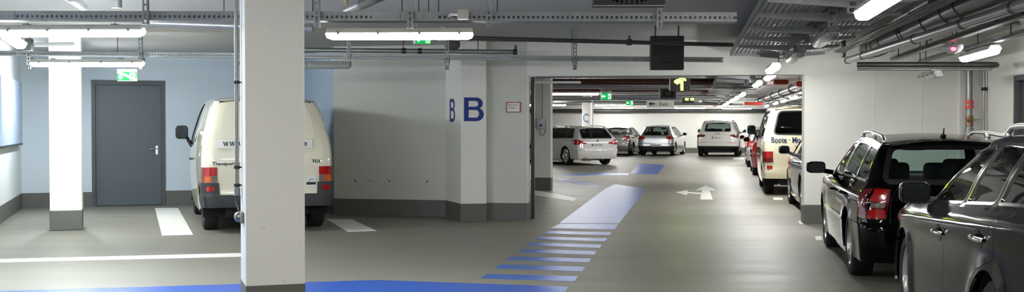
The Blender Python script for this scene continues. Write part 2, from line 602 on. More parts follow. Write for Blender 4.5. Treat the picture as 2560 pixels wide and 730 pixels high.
def make_car(name, label, cat, loc, az, p, group=None):
    car = thing(name, label, cat, loc, -R(az), group)
    B = Body(p)
    wb, Rw, ra = p['wb'], p['R'], p['ra']
    paint, trim = p['paint'], p.get('trim', M['black_plastic'])
    gl, gtrim = p.get('glass', M['car_glass']), p.get('window_trim', M['black_plastic'])
    step = B.step
    zs = p.get('sill', .20)
    zbr, zbf = p['bump_r'], p.get('bump_f', .58)
    yB = p['yB']                     # rear edge of the front door
    yA = p['yA']                     # front edge of the front door
    yC = p['yC']                     # rear edge of the rear door at the belt
    cowl = p['cowl']
    zb = lambda y: float(B.zb(y))
    g = .003
    rearend = lambda z: float(B.yr(z))
    zmid = p.get('zkink', Rw + ra * .75)
    # ---- fixed shell: quarters, wings, sills, roof and pillars
    sh = MB()
    doors = []
    sed = p.get('sedan')
    for sx in (-1, 1):
        # rear arch angles
        aR0 = math.degrees(math.asin(min(.99, max(-.5, (zbr - Rw) / ra))))
        # quarter: from rear seam along the belt to the door, down the door edge, round the arch
        ya_k = math.sqrt(max(0, ra ** 2 - (zmid - Rw) ** 2))
        ra2 = ra + .035
        a_k = math.degrees(math.acos(min(.98, max(0, yC * .0 + .55))))
        beltpts = [(y, zb(y)) for y in np.linspace(B.seam_r(zb(rearend(.9)))[0] + .02, yC - g, 14)]
        dooredge = [(yC - g, zb(yC)), (yC - g, Rw + ra2 * math.sin(R(58)) + .10)] + [q for q in arc_pts(0, Rw, ra2, 58, 8, 8)]
        a_s = -math.degrees(math.asin(min(1, (Rw - zs) / ra)))
        a_beg = 8
        if yC > ra + .1:
            dooredge, a_beg = [(yC - g, zb(yC)), (yC - g, zs)], a_s
        q = beltpts + dooredge + arc_pts(0, Rw, ra, a_beg, 180 - aR0, 24) + B.seam_ry(zbr + g, zb(rearend(.9)) - .005, 8)
        B.panel(sh, q, 'side', 'L', sx)
        # front wing
        aF0 = math.degrees(math.asin(min(.99, max(-.5, (zbf - Rw) / ra))))
        yfe = B.seam_f(p['hood_front'])[0]
        yy = np.linspace(yfe - .01, yA + g, 14)
        q = [(y, zb(y)) for y in yy] + [(yA + g, .62)] + ([(yA + g, zs)] if yA < wb - ra - .02 else []) + \
            [k for k in arc_pts(wb, Rw, ra, 180 + math.degrees(math.asin(min(1, (Rw - zs) / ra))), aF0, 26) if k[0] > yA - .2] + B.seam_fy(zbf + g, p['hood_front'] - .005, 8)[:]
        B.panel(sh, q, 'side', 'L', sx)
        # sill
        ys0, ys1 = math.sqrt(ra ** 2 - (Rw - zs) ** 2) + .01, wb - math.sqrt(ra ** 2 - (Rw - zs) ** 2) - .01
        B.panel(sh, [(ys0, zs - g), (ys0 + .02, zs - .07), (ys1 - .02, zs - .07), (ys1, zs - g)], 'side', 'L', sx, -.012)
        # greenhouse frame with window holes
        zr = p.get('cabin_rear_z', zb(rearend(.9)))
        ztop_r = float(B.zc(float(B.yrG(1.3))))
        rear_edge = B.seam_ry(zb(rearend(.9)) if not sed else p['trunk_z'], ztop_r, 10, 'G')
        front_edge = B.seam_fy(float(zb(cowl)), float(B.zc(p['roof_front'])), 10, 'G')
        y0, y1 = rear_edge[0][0], front_edge[0][0]
        bot = [(y, zb(y)) for y in np.linspace(y0, y1, 24)]
        yt0, yt1 = rear_edge[-1][0], front_edge[-1][0]
        topl = [(y, float(B.zc(y))) for y in np.linspace(yt1, yt0, 24)]
        frame = bot + front_edge[1:-1] + topl + rear_edge[::-1][1:-1]
        wins = []
        for (b0, b1, t0, t1, kind) in p['windows']:
            zo, zu = p.get('win_bot', .025), p.get('win_top', .05)
            w = [(y, zb(y) + zo) for y in np.linspace(b0, b1, 8)] + [(y, float(B.zc(y)) - zu) for y in np.linspace(t1, t0, 8)]
            wins.append((round_poly(w, .045), kind))
        pil = p.get('pillar')
        B.panel(sh, frame, 'side', 'G', sx, 0, holes=[w for w, k in wins if k != 'blank'])
        # ---- doors (lower leaf, handle, window belong to the door)
        door_defs = []
        fd = [(yA - g, zb(yA - g)), (yA - g, .62), (yA - g, zs + .0), (yB + g, zs), (yB + g, .6)] + [(y, zb(y)) for y in np.linspace(yB + g, yA - g, 10)][:-1]
        if yA > wb - ra - .02:
            zz = max(zs, Rw + .05)
            fd = [(yA - g, zb(yA - g)), (yA - g, .62)] + arc_pts(wb, Rw, ra + .03, 150, 180 + math.degrees(math.asin(min(1, (Rw - zs) / (ra + .03)))), 10) + [(yB + g, zs), (yB + g, .6)] + [(y, zb(y)) for y in np.linspace(yB + g, yA - g, 10)][:-1]
            fd = [q for q in fd if q[0] <= yA]
        door_defs.append(('front', fd))
        if yB - yC > .2:
            rd = [(yB - g, zb(yB)), (yB - g, .6), (yB - g, zs)] + arc_pts(0, Rw, ra2 + 2 * g, -math.degrees(math.asin(min(1, (Rw - zs) / ra2))), 58, 12) + [(yC + g, Rw + ra2 * math.sin(R(58)) + .10)] + [(y, zb(y)) for y in np.linspace(yC + g, yB - g, 10)][:-1]
            door_defs.append(('rear', rd))
        for wh, outl in door_defs:
            dm = MB()
            B.panel(dm, outl, 'side', 'L', sx)
            d = dm.build('door', paint, car, smooth=50)
            hy = (p['handle_y'][0] if wh == 'front' else p['handle_y'][1])
            hzv = p.get('handle_z', .12)
            hz_ = zb(hy) - hzv
            hx = float(B.side(hy, hz_, 'L'))
            if p.get('bowl'):
                bm_ = MB()
                B.panel(bm_, [(hy + .062 * math.cos(t), hz_ + .058 * math.sin(t)) for t in np.linspace(0, 2 * math.pi, 20)[:-1]], 'side', 'L', sx, .002, 0, step=.02)
                bm_.build('handle_bowl', M['gloss_black'], d, smooth=60)
            hm = MB()
            ang = R(p.get('handle_tilt', 0))
            hm.tube([(sx * (hx + .004), hy - .10, hz_), (sx * (hx + .032), hy - .075, hz_ + .004), (sx * (hx + .038), hy, hz_ + .006), (sx * (hx + .032), hy + .075, hz_ + .004), (sx * (hx + .004), hy + .10, hz_)], [.012, .016, .016, .016, .012], 10)
            hm.build('handle', p.get('handle_mat', paint), d, smooth=50)
            if p.get('rub'):
                zr_ = p['rub']
                ys_ = [q[0] for q in outl if q[1] < zr_ + .3]
                y0_, y1_ = (yB + .02, yA - .03) if wh == 'front' else (max(yC, math.sqrt(max(0, ra2 ** 2 - (zr_ - Rw) ** 2))) + .03, yB - .02)
                rm = MB()
                B.panel(rm, round_poly([(y0_, zr_ - .02), (y1_, zr_ - .02), (y1_, zr_ + .02), (y0_, zr_ + .02)], .012), 'side', 'L', sx, .014, .014)
                rm.build('rub_strip', p.get('rub_mat', M['chrome']), d, smooth=60)
            doors.append((wh, sx, d))
        dd = {wh: d for wh, s2, d in doors if s2 == sx}
        for w, kind in wins:
            par = dd.get(kind, car)
            wm = MB()
            if kind == 'blank':
                B.panel(wm, w, 'side', 'G', sx, .006, .012)
                wm.build('blank_panel', paint, car, smooth=50)
                continue
            B.panel(wm, w, 'side', 'G', sx, -.006, .0)
            wm.build('window', gl, par, smooth=60)
            tm = MB()
            B.panel(tm, grow(w, p.get('trim_w', .016)), 'side', 'G', sx, .004, .012, holes=[grow(w, -.006)], step=.08)
            tm.build('window_trim', gtrim, par, smooth=60)
            if pil:
                pass
        if pil:                      # dark B / C pillar covers between neighbouring windows
            ws = sorted(p['windows'])
            for (b0, b1, t0, t1, k0), (c0, c1, u0, u1, k1) in zip(ws, ws[1:]):
                if 'blank' in (k0, k1): continue
                zo, zu = p.get('win_bot', .025), p.get('win_top', .05)
                pm = MB()
                B.panel(pm, [(b1 + .012, zb(b1) + zo), (c0 - .012, zb(c0) + zo), (u0 - .012, float(B.zc(u0)) - zu), (t1 + .012, float(B.zc(t1)) - zu)], 'side', 'G', sx, .002, .01)
                pm.build('pillar_cover', pil, car, smooth=60)
        # ---- mirrors
        my, mz = p['mirror'][0], p['mirror'][1]
        mw, md, mh = p.get('mirror_size', (.20, .13, .155))
        mxi = float(B.side(my, zb(my) - .02, 'L')) - .02
        mx = p['mirror'][2]
        mm = MB()
        ellipsoid(mm, (sx * mx, my + md * .25, mz), (mw, md * 1.5, mh), 20, 12, .5)
        # flatten the rear side for the glass
        mm.v = [(a, max(b, my - md * .22), c) for a, b, c in mm.v]
        mm.tube([(sx * mxi, my + .03, zb(my) + .02), (sx * (mx - mw * .3), my + .03, mz - mh * .25)], [.032, .026], 10)
        mi = mm.build('mirror', p.get('mirror_mat', paint), dd['front'], smooth=45)
        gm = MB()
        gp = [(.5 * mw * .86 * math.copysign(abs(math.cos(t)) ** .5, math.cos(t)), .5 * mh * .84 * math.copysign(abs(math.sin(t)) ** .5, math.sin(t))) for t in np.linspace(0, 2 * math.pi, 24)[:-1]]
        ta_ = R(p.get('mirror_turn', 9)) * sx
        ex_ = Vector((math.cos(ta_), math.sin(ta_), 0))
        gm.plate((sx * mx, my - md * .22 - .012, mz), ex_, (0, .12, 1), gp, .003)
        gm.build('mirror_glass', M['mirror_glass'], mi)
    # ---- roof
    xf = lambda y: B.side(y, B.zc(y), 'G')
    yrt = lambda t: float(B.rear(t * float(B.wv(float(B.yrG(1.4)) + .1, float(B.zc(float(B.yrG(1.4)))))), float(B.zc(float(B.yrG(1.4)))), 'G'))
    zf_ = float(B.zc(p['roof_front']))
    yft = lambda t: float(B.front(t * float(B.wv(p['roof_front'] - .1, zf_)), zf_, 'G'))
    B.top(sh, yrt, yft, xf, B.zc, B.crown)
    shell = sh.build('body_shell', paint, car, smooth=50)
    # ---- bonnet
    hm = MB()
    hfz = p['hood_front']
    hx_ = lambda y: B.side(y, B.zb(y), 'L')
    B.top(hm, lambda t: float(B.front(t * float(B.wv(cowl - .2, zb(cowl))), zb(cowl), 'G')) - .02, lambda t: float(B.front(t * float(B.wv(float(B.yfL(hfz)) - .4, hfz)), hfz, 'L')), hx_, B.zb, p.get('hood_crown', .05), 3)
    hm.build('bonnet', paint, car, smooth=60)
    # ---- windscreen
    wm = MB()
    zt = zf_
    xs_t = B.seam_f(zt, 'G')[1]
    topc = [(x, zt + B.crown * (1 - abs(x / max(xs_t, .01)) ** 2.3) * .9) for x in np.linspace(xs_t, -xs_t, 13)]
    z0 = zb(cowl)
    q = [(x, z0 + .0) for x in np.linspace(-B.seam_f(z0, 'G')[1], B.seam_f(z0, 'G')[1], 7)] + B.seam_fx(z0, zt, 6, 'G', 1)[1:-1] + topc + B.seam_fx(z0, zt, 6, 'G', -1)[::-1][1:-1]
    B.panel(wm, q, 'front', 'G', 1, -.004, 0, step=.12)
    wm.build('windscreen', p.get('screen_glass', gl), car, smooth=60)
    # ---- tailgate
    tg = MB()
    zr0 = zb(rearend(.9))
    ztr = float(B.zc(float(B.yrG(1.3))))
    xt = B.seam_r(ztr, 'G')[1]
    topc = [(x, ztr + B.crown * (1 - abs(x / max(xt, .01)) ** 2.3)) for x in np.linspace(xt, -xt, 13)]
    rw = round_poly(p['rear_win'], p.get('rear_win_r', .06))
    dk = M['black_plastic']
    if sed:
        tz = p['trunk_z']
        lid = [(x, zbr + g) for x in np.linspace(-B.seam_r(zbr)[1], B.seam_r(zbr)[1], 7)] + B.seam_rx(zbr + g, tz, 6, 'L', 1)[1:] + B.seam_rx(zbr + g, tz, 6, 'L', -1)[::-1][:-1]
        B.panel(tg, lid, 'rear', 'L')
        q = [(x, tz) for x in np.linspace(-B.seam_r(tz, 'G')[1], B.seam_r(tz, 'G')[1], 7)] + B.seam_rx(tz, ztr, 6, 'G', 1)[1:-1] + topc + B.seam_rx(tz, ztr, 6, 'G', -1)[::-1][1:-1]
        fm = MB()
        B.panel(fm, q, 'rear', 'G', holes=[rw])
        fm.build('rear_frame', paint, car, smooth=50)
        # boot deck
        B.top(tg, lambda t: float(B.rear(t * float(B.wv(rearend(tz) + .13, tz)), tz, 'L')), lambda t: float(B.rear(t * .6, tz, 'G')) + .03, lambda y: B.side(y, B.zb(y), 'L'), B.zb, .02, 3)
        tailgate = tg.build('boot_lid', paint, car, smooth=50)
    else:
        zt0 = p.get('gate_bottom', zbr) + g
        q = [(x, zt0) for x in np.linspace(-B.seam_r(zt0)[1], B.seam_r(zt0)[1], 7)] + B.seam_rx(zt0, zr0, 6, 'L', 1)[1:] + B.seam_rx(zr0, ztr, 8, 'G', 1)[1:-1] + topc + B.seam_rx(zr0, ztr, 8, 'G', -1)[::-1][1:-1] + B.seam_rx(zt0, zr0, 6, 'L', -1)[::-1][:-1]
        B.panel(tg, q, 'rear', 'G', holes=[] if p.get('rear_blank') else [rw])
        tailgate = tg.build('tailgate', paint, car, smooth=50)
    wm = MB()
    if p.get('rear_blank'):
        B.panel(wm, rw, 'rear', 'G', 1, .008, .02)
        wm.build('blank_panel', paint, tailgate, smooth=40)
    else:
        B.panel(wm, rw, 'rear', 'G', 1, -.006, 0)
        wm.build('rear_window', p.get('rear_glass', gl), tailgate, smooth=60)
        tm = MB()
        B.panel(tm, grow(rw, p.get('rear_trim', .02)), 'rear', 'G', 1, .003, .012, holes=[grow(rw, -.012)])
        tm.build('window_trim', dk, tailgate, smooth=60)
    if p.get('gap_line', True):
        for sx in (-1, 1):
            gm = MB()
            zz = np.linspace(zt0 if not sed else zbr + .02, (zr0 if not sed else p['trunk_z']) - .02, 8)
            xg = p.get('gap_in', .10)
            gm.tube([(sx * (B.seam_r(z)[1] - xg), float(B.rear(B.seam_r(z)[1] - xg, z, 'L')) - .0005, z) for z in zz], .003, 6)
            gm.build('panel_gap', dk, tailgate)
    if p.get('spoiler', True) and not sed:
        sm = MB()
        yk = float(B.yrG(ztr))
        pts = np.linspace(-xt * 1.0, xt * 1.0, 15)
        for dz in (0,):
            vs = []
            for x in pts:
                k = ztr + B.crown * (1 - abs(x / xt) ** 2.3)
                yb_ = float(B.rear(x, ztr, 'G'))
                vs += [(x, yb_ + .10, k + .012), (x, yb_ - .07, k - .004), (x, yb_ - .07, k - .022), (x, yb_ - .01, k - .045)]
            fs = [(i * 4 + j, i * 4 + (j + 1) % 4, (i + 1) * 4 + (j + 1) % 4, (i + 1) * 4 + j) for i in range(14) for j in range(4)]
            fs += [(0, 1, 2, 3), (59, 58, 57, 56)]
            sm.add(vs, fs)
        sm.build('roof_spoiler', p.get('spoiler_mat', paint), tailgate, smooth=40)
    # ---- bumpers
    bm_ = MB()
    zl = p.get('bump_low', .24)
    bpaint = p.get('bump_mat', paint)
    zsplit = p.get('bump_split')
    def rear_bumper(mb, za, zb_, off=0.0):
        q = [(x, za) for x in np.linspace(-B.seam_r(za)[1], B.seam_r(za)[1], 7)] + B.seam_rx(za, zb_, 6, 'L', 1)[1:] + B.seam_rx(za, zb_, 6, 'L', -1)[::-1][:-1]
        B.panel(mb, q, 'rear', 'L', 1, off, .012)
        for sx in (-1, 1):
            a1 = math.degrees(math.asin(max(-1, min(1, (zb_ - g - Rw) / ra))))
            a0 = math.degrees(math.asin(max(-1, min(1, (za - Rw) / ra))))
            q = B.seam_ry(za, zb_, 6)[::-1] + arc_pts(0, Rw, ra, 180 - a0, 180 - a1, 12)
            if q[0][0] < -ra * .5:
                q = [k for k in q]
                B.panel(mb, q, 'side', 'L', sx, off, .012)
    rear_bumper(bm_, zl if not zsplit else zsplit + .002, zbr - g, p.get('bump_off', .0))
    rb = bm_.build('rear_bumper', bpaint, car, smooth=50)
    if zsplit:
        b2 = MB()
        rear_bumper(b2, zl, zsplit - .002, .004)
        b2.build('bumper_skirt', M['black_plastic'], rb, smooth=50)
    fm = MB()
    q = [(x, zl) for x in np.linspace(-B.seam_f(zl)[1], B.seam_f(zl)[1], 7)] + B.seam_fx(zl, hfz, 6, 'L', 1)[1:] + B.seam_fx(zl, hfz, 6, 'L', -1)[::-1][:-1]
    B.panel(fm, q, 'front', 'L', 1, 0, .02)
    for sx in (-1, 1):
        a1 = math.degrees(math.asin(max(-1, min(1, (zbf - g - Rw) / ra))))
        a0 = math.degrees(math.asin(max(-1, min(1, (zl - Rw) / ra))))
        q = B.seam_fy(zl, zbf - g, 6)[::-1] + arc_pts(wb, Rw, ra, a0, a1, 12)
        B.panel(fm, q, 'side', 'L', sx, 0, .02)
    fb = fm.build('front_bumper', bpaint if not p.get('bump_mat') else paint, car, smooth=50)
    # front lamps and grille
    for sx in (-1, 1):
        lm = MB()
        xo = B.seam_f(hfz - .08)[1]
        B.panel(lm, round_poly([(sx * (xo - .36), hfz - .13), (sx * xo, hfz - .14), (sx * xo, hfz - .03), (sx * (xo - .36), hfz - .04)], .02), 'front', 'L', 1, .006, .01)
        lm.build('headlight', M['lamp_clear'], car, smooth=60)
    lm = MB()
    B.panel(lm, round_poly([(-.3, hfz - .2), (.3, hfz - .2), (.32, hfz - .04), (-.32, hfz - .04)], .03), 'front', 'L', 1, .006, .01)
    lm.build('grille', M['black_plastic'], car, smooth=60)
    # ---- tail lights
    for sx in (-1, 1):
        tl = MB()
        root = None
        for ti, (nm, matl, kind, poly) in enumerate(p['tail']):
            lm = MB()
            if kind == 'rear':
                pl = []
                for (u, z) in poly:          # u = distance inwards from the corner seam
                    pl.append((sx * (B.seam_r(z)[1] - u), z))
                B.panel(lm, round_poly(pl, .012), 'rear', 'L', 1, .008 + .0025 * ti, .02, step=.03)
            else:
                pl = [(B.seam_r(z)[0] + u, z) for (u, z) in poly]
                B.panel(lm, round_poly(pl, .012), 'side', 'L', sx, .008 + .0025 * ti, .02, step=.03)
            o = lm.build(nm, matl, root if root else car, smooth=60)
            if root is None: root = o
    # ---- wheels, underbody, arch liners, cabin tub
    for yy in (0, wb):
        for sx in (-1, 1):
            xw = float(B.wv(yy, .5)) - p.get('tw', .215) / 2 - p.get('inset', .02)
            make_wheel(car, p, sx * xw, yy, sx, p.get('rim_mat', M['alloy']))
    um = MB()
    wi = float(B.wv(1, .5)) - .34
    yb0, yb1 = rearend(.4) + .10, float(B.yfL(.4)) - .15
    um.rbox((0, (yb0 + yb1) / 2, .36), (wi * 2, yb1 - yb0, .30), .05)
    um.rbox((0, wb / 2, .30), (2 * (wi + .28), wb - 2 * ra - .12, .22), .03)
    for sx in (-1, 1):
        for yy in (0, wb):
            xo = float(B.wv(yy, .5)) - .03
            prof = arc_pts(yy, Rw, ra + .012, -18, 198, 22)
            n = len(prof)
            vs = [(sx * xo, a, b) for a, b in prof] + [(sx * (xo - .30), a, b) for a, b in prof]
            um.add(vs, [(i, i + 1, n + i + 1, n + i) for i in range(n - 1)] + [tuple(range(n, 2 * n))])
    um.build('underbody', M['underbody'], car, smooth=40)
    tub = MB()
    tz0, tzb = .30, min(zb(wb * .3), zb(wb * .6)) - .05
    wt = float(B.wv(wb * .5, .8)) - .07
    y0, y1 = rearend(.7) + .08, cowl - .02
    y1b = min(y1 + .25, wb - .05)
    # floor, inner door cards and load floor as one tub
    zw = Rw + ra + .03
    for sx in (-1, 1):
        tub.box((sx * (wt - .02), (ra + .1 + wb - ra - .1) / 2, (tz0 + tzb) / 2), (.03, wb - 2 * ra - .2, tzb - tz0))
        tub.box((sx * (wt - .02), (y0 + ra + .1) / 2, (zw + tzb) / 2), (.03, ra + .1 - y0, max(.05, tzb - zw)))
    tub.box((0, wb / 2, tz0 + .06), (2 * wt - .06, wb - 2 * ra - .2, .03))
    tub.box((0, (y0 + ra + .1) / 2, max(.5, zw * .85)), (2 * wt - .6, ra + .1 - y0, .03))
    tub.rbox((0, y1b - .2, tzb - .08), (2 * wt - .04, .46, .26), .08)
    tub.build('cabin', M['cabin'], car, smooth=40)
    for (sxx, sy, big) in ((-.37, p['seat_y'][0], 1), (.37, p['seat_y'][0], 1)) + (((-.42, p['seat_y'][1], 0), (0, p['seat_y'][1], 0), (.42, p['seat_y'][1], 0)) if len(p['seat_y']) > 1 else ()):
        st = MB()
        sw = .50 if big else .42
        zz = tzb - .02
        st.rbox((sxx, sy, zz - .23), (sw, .14, .60), .05, 3, Matrix.Rotation(R(12), 4, 'X'))
        st.rbox((sxx, sy + .26, zz - .48), (sw, .50, .14), .05, 3)
        s_ = st.build('seat', M['seat_fabric'], car, smooth=50)
        hd = MB()
        hh = p.get('headrest_z', .19)
        hd.rbox((sxx, sy - .085, zz + hh), (.29, .10, .22 if big else .20), .05, 3, Matrix.Rotation(R(8), 4, 'X'))
        for dx in (-.06, .06):
            hd.tube([(sxx + dx, sy - .06, zz + .02), (sxx + dx, sy - .08, zz + hh)], .007, 8)
        hd.build('headrest', M['seat_fabric'], s_, smooth=50)
    sw_ = MB()
    sw_.lathe([(.18 + .015 * math.cos(t), .015 * math.sin(t)) for t in np.linspace(0, 2 * math.pi, 9)[:-1]], (-.37, y1b - .52, tzb + .02), (0, -.9, .42), 28, closed=True)
    sw_.build('steering_wheel', M['black_plastic'], car, smooth=60)
    if p.get('rear_mirror', True):
        MB().rbox((0, p['roof_front'] - .10, zf_ - .07), (.26, .04, .075), .02, 3).build('inside_mirror', M['black_plastic'], car, smooth=50)
    # ---- rails
    if p.get('rails'):
        for sx in (-1, 1):
            y0, y1, hh = p['rails']
            pts = []
            for t in np.linspace(0, 1, 25):
                y = y0 + (y1 - y0) * t
                x = float(xf(y)) - .035
                up = hh * min(1, math.sin(min(1, t / .10) * math.pi / 2)) * min(1, math.sin(min(1, (1 - t) / .10) * math.pi / 2))
                pts.append((sx * x, y, float(B.zc(y)) + .012 + up))
            rm = MB().tube(pts, [.017 if 0 < i < 24 else .022 for i in range(25)], 10)
            for t in (.0, .5, 1.0):
                y = y0 + (y1 - y0) * t
                x = float(xf(y)) - .035
                rm.rbox((sx * x, y, float(B.zc(y)) + .02 + (hh * .3 if t == .5 else 0)), (.034, .12, .03 + (hh if t == .5 else 0)), .008)
            rm.build('roof_rail', p.get('rail_mat', M['alloy']), car, smooth=50)
    if p.get('antenna'):
        y, = p['antenna']
        z = float(B.zc(y)) + B.crown
        am = MB().rbox((0, y, z + .012), (.05, .09, .03), .012, 3)
        am.tube([(0, y - .01, z + .02), (0, y - .045, z + .085)], [.008, .005], 8)
        am.build('antenna', M['black_plastic'], car, smooth=50)
    if p.get('plate'):
        x, z, w, h, tx = p['plate']
        plate_panel(tailgate if z > zbr else rb, x, float(B.rear(0, z, 'L')) - .012, z, w, h, tx)
    if p.get('emblem'):
        x, z, r_, kind = p['emblem']
        y = float(B.rear(0, z, 'L'))
        em = MB()
        em.lathe([(r_, 0), (r_, .008), (r_ * .86, .012), (r_ * .84, .004), (0, .004)], (x, y - .001, z), (0, -1, 0), 28)
        e = em.build('emblem', M['chrome'], tailgate, smooth=40)
        vm = MB()
        if kind == 'V':
            for a, b in (((-.62, .62), (0, -.05)), ((.62, .62), (0, -.05)), ((-.72, .3), (-.3, -.72)), ((-.3, -.72), (0, -.1)), ((0, -.1), (.3, -.72)), ((.3, -.72), (.72, .3))):
                vm.beam((x + a[0] * r_, y - .009, z + a[1] * r_), (x + b[0] * r_, y - .009, z + b[1] * r_), r_ * .16, .004)
            vm.build('emblem_mark', M['dark_steel'], e)
        elif kind == 'quarters':
            for a0 in (0, 180):
                vm.plate((x, y - .0105, z), (1, 0, 0), (0, 0, 1), [(0, 0)] + [(r_ * .62 * math.cos(R(a0 + i * 15)), r_ * .62 * math.sin(R(a0 + i * 15))) for i in range(7)], -.002)
            vm.build('emblem_mark', M['plate_blue'], e)
    if p.get('rings'):
        x, z, r_ = p['rings']
        y = float(B.rear(0, z, 'L')) - .006
        em = MB()
        for k in (-1.5, -.5, .5, 1.5):
            em.lathe([(r_ + r_ * .13 * math.cos(t), r_ * .13 * math.sin(t)) for t in np.linspace(0, 2 * math.pi, 7)[:-1]], (x + k * r_ * 1.5, y, z), (0, -1, 0), 24, closed=True)
        em.build('emblem', M['chrome'], tailgate, smooth=60)
    if p.get('exhaust'):
        x, z = p['exhaust']
        y = rearend(zl + .02)
        for dx in (-.045, .045):
            MB().lathe([(.03, .12), (.038, .12), (.04, -.03), (.034, -.03), (.03, .02)], (x + dx, y + .02, z), (0, 1, 0), 18).build('exhaust_pipe', M['dark_steel'], car, smooth=40)
    return car, B, tailgate, rb
# ------------------------------------------------------------------ material library
M = {}
M['tyre'] = mat('tyre_rubber', (22, 22, 23), .75, var=.2)
M['alloy'] = mat('alloy', (205, 205, 207), .28, metal=.9)
M['steel_wheel'] = mat('steel_wheel', (38, 38, 40), .5, metal=.3)
M['dark_steel'] = mat('dark_steel', (70, 70, 72), .45, metal=.7)
M['galvanised'] = mat('galvanised', (138, 141, 142), .48, metal=.65, var=.22, scale=14)
M['galvanised_dull'] = mat('galvanised_dull', (120, 122, 123), .5, metal=.6, var=.2, scale=14)
M['pipe_steel'] = mat('pipe_steel', (150, 152, 153), .38, metal=.75, var=.18, scale=8)
M['pipe_dark'] = mat('pipe_dark', (78, 78, 78), .4, metal=.5, var=.2, scale=8)
M['pipe_brown'] = mat('pipe_brown', (82, 42, 34), .5, var=.15)
M['pipe_red'] = mat('pipe_red', (190, 60, 50), .45, var=.1)
M['black_plastic'] = mat('black_plastic', (24, 24, 25), .5, var=.1)
M['bumper_grey'] = mat('bumper_grey', (48, 50, 54), .55, var=.1)
M['gloss_black'] = mat('gloss_black', (7, 7, 8), .22, spec=.22)
M['chrome'] = mat('chrome', (225, 226, 228), .12, metal=1)
M['lamp_red'] = mat('lamp_red', (175, 10, 14), .15, coat=1, var=.15, scale=30)
M['lamp_red_dark'] = mat('lamp_red_dark', (105, 8, 12), .15, coat=1, var=.2, scale=30)
M['lamp_orange'] = mat('lamp_orange', (205, 95, 30), .18, coat=1)
M['lamp_clear'] = mat('lamp_clear', (190, 190, 190), .12, coat=1, metal=.3, var=.25, scale=60)
M['lamp_smoke'] = mat('lamp_smoke', (120, 105, 105), .18, coat=1, var=.25, scale=60)
M['plate_white'] = mat('plate_white', (225, 226, 224), .35)
M['plate_blue'] = mat('plate_blue', (30, 60, 160), .35)
M['underbody'] = mat('underbody', (14, 14, 14), .85)
M['cabin'] = mat('cabin_trim', (30, 31, 33), .8)
M['seat_fabric'] = mat('seat_fabric', (34, 35, 38), .9, var=.2, scale=40)
M['car_glass'] = glass('car_glass', (.34, .40, .38))
M['dark_glass'] = glass('dark_glass', (.10, .12, .12))
M['clear_glass'] = glass('clear_glass', (.62, .74, .70))
M['mirror_glass'] = mat('mirror_glass', (84, 92, 94), .03, metal=1)
def paintmat(name, rgb, metal=.0, rough=.32, var=.03, coat=1, spec=.5):
    return mat(name, rgb, rough, metal=metal, coat=coat, var=var, scale=3, spec=spec)
PW = paintmat('paint_white', (232, 231, 226))
PC = paintmat('paint_cream', (226, 221, 200))
PC2 = paintmat('paint_cream_warm', (222, 212, 182))
PB = paintmat('paint_black', (6, 6, 7), rough=.05, coat=0, spec=.22)
PG = paintmat('paint_dark_grey', (22, 22, 25), metal=.0, rough=.10, coat=0, spec=.30)
PS = paintmat('paint_silver', (190, 193, 198), metal=.6, rough=.3)
PGB = paintmat('paint_grey_blue', (66, 68, 84), metal=.6, rough=.3)
PR = paintmat('paint_red', (170, 40, 48), metal=.2)
PGR = paintmat('paint_mid_grey', (128, 126, 124), metal=.6, rough=.32)

# ------------------------------------------------------------------ vehicle presets
def box_tail(z0, z1, wi, ws, mat_, extra=()):
    return [('tail_light', mat_, 'rear', [(.0, z0), (wi, z0), (wi, z1), (0, z1)]), ('lamp_side', mat_, 'side', [(0, z0), (ws, z0 + .02), (ws * .7, z1), (0, z1)])] + list(extra)

def hatch(wb=2.58, H=1.48, half=.88, zb=.95, paint=None, R=.315, orr=.70, slope=.30, **kw):
    k = half / .88
    p = dict(wb=wb, R=R, ra=R + .045, paint=paint, sill=.20, step=.11,
        rear=[(.15, -orr + .12), (.3, -orr + .02), (.5, -orr), (.6, -orr + .02), (zb - .08, -orr + .05), (zb + .05, -orr + .09), (H - .15, -orr + .09 + slope), (H + .02, -orr + .16 + slope)],
        front=[(.15, wb + .72), (.3, wb + .84), (.5, wb + .86), (.62, wb + .83), (.74, wb + .74)],
        screen=[(zb - .05, wb - .30), (H - .10, wb - 1.10), (H + .05, wb - 1.35)],
        belt=[(-1.1, zb + .04), (0, zb + .03), (wb * .5, zb), (wb - .35, zb - .03), (wb + .3, zb - .10), (wb + .86, .72)],
        cant=[(-.8, H - .16), (-orr + .16 + slope, H - .085), (.5, H - .05), (wb * .5, H - .05), (wb - 1.10, H - .10)],
        w=[(.1, .80 * k), (.3, .855 * k), (.5, .875 * k), (.7, .88 * k), (zb - .09, .865 * k), (zb, .825 * k), (zb + .17, .75 * k), (H - .13, .64 * k), (H - .04, .59 * k)],
        cowl=wb - .30, roof_front=wb - 1.10, hood_front=.72, bump_r=.60,
        yA=wb - R - .13, yB=wb - R - 1.20, yC=.16, handle_y=(wb - R - 1.07, .32), handle_z=.12,
        windows=[(.22, wb - R - 1.28, .12, wb - R - 1.28, 'rear'), (wb - R - 1.15, wb - .62, wb - R - 1.13, wb - 1.22, 'front')],
        pillar=None, mirror=(wb - .72, zb + .09, half + .10), seat_y=(wb * .5 - .25, .12),
        rear_win=[(-.60 * k, zb + .05), (.60 * k, zb + .05), (.50 * k, H - .10), (-.50 * k, H - .10)],
        tail=box_tail(.72, zb + .0, .22, .20, M['lamp_red']), crown=.05)
    p.update(kw)
    return p

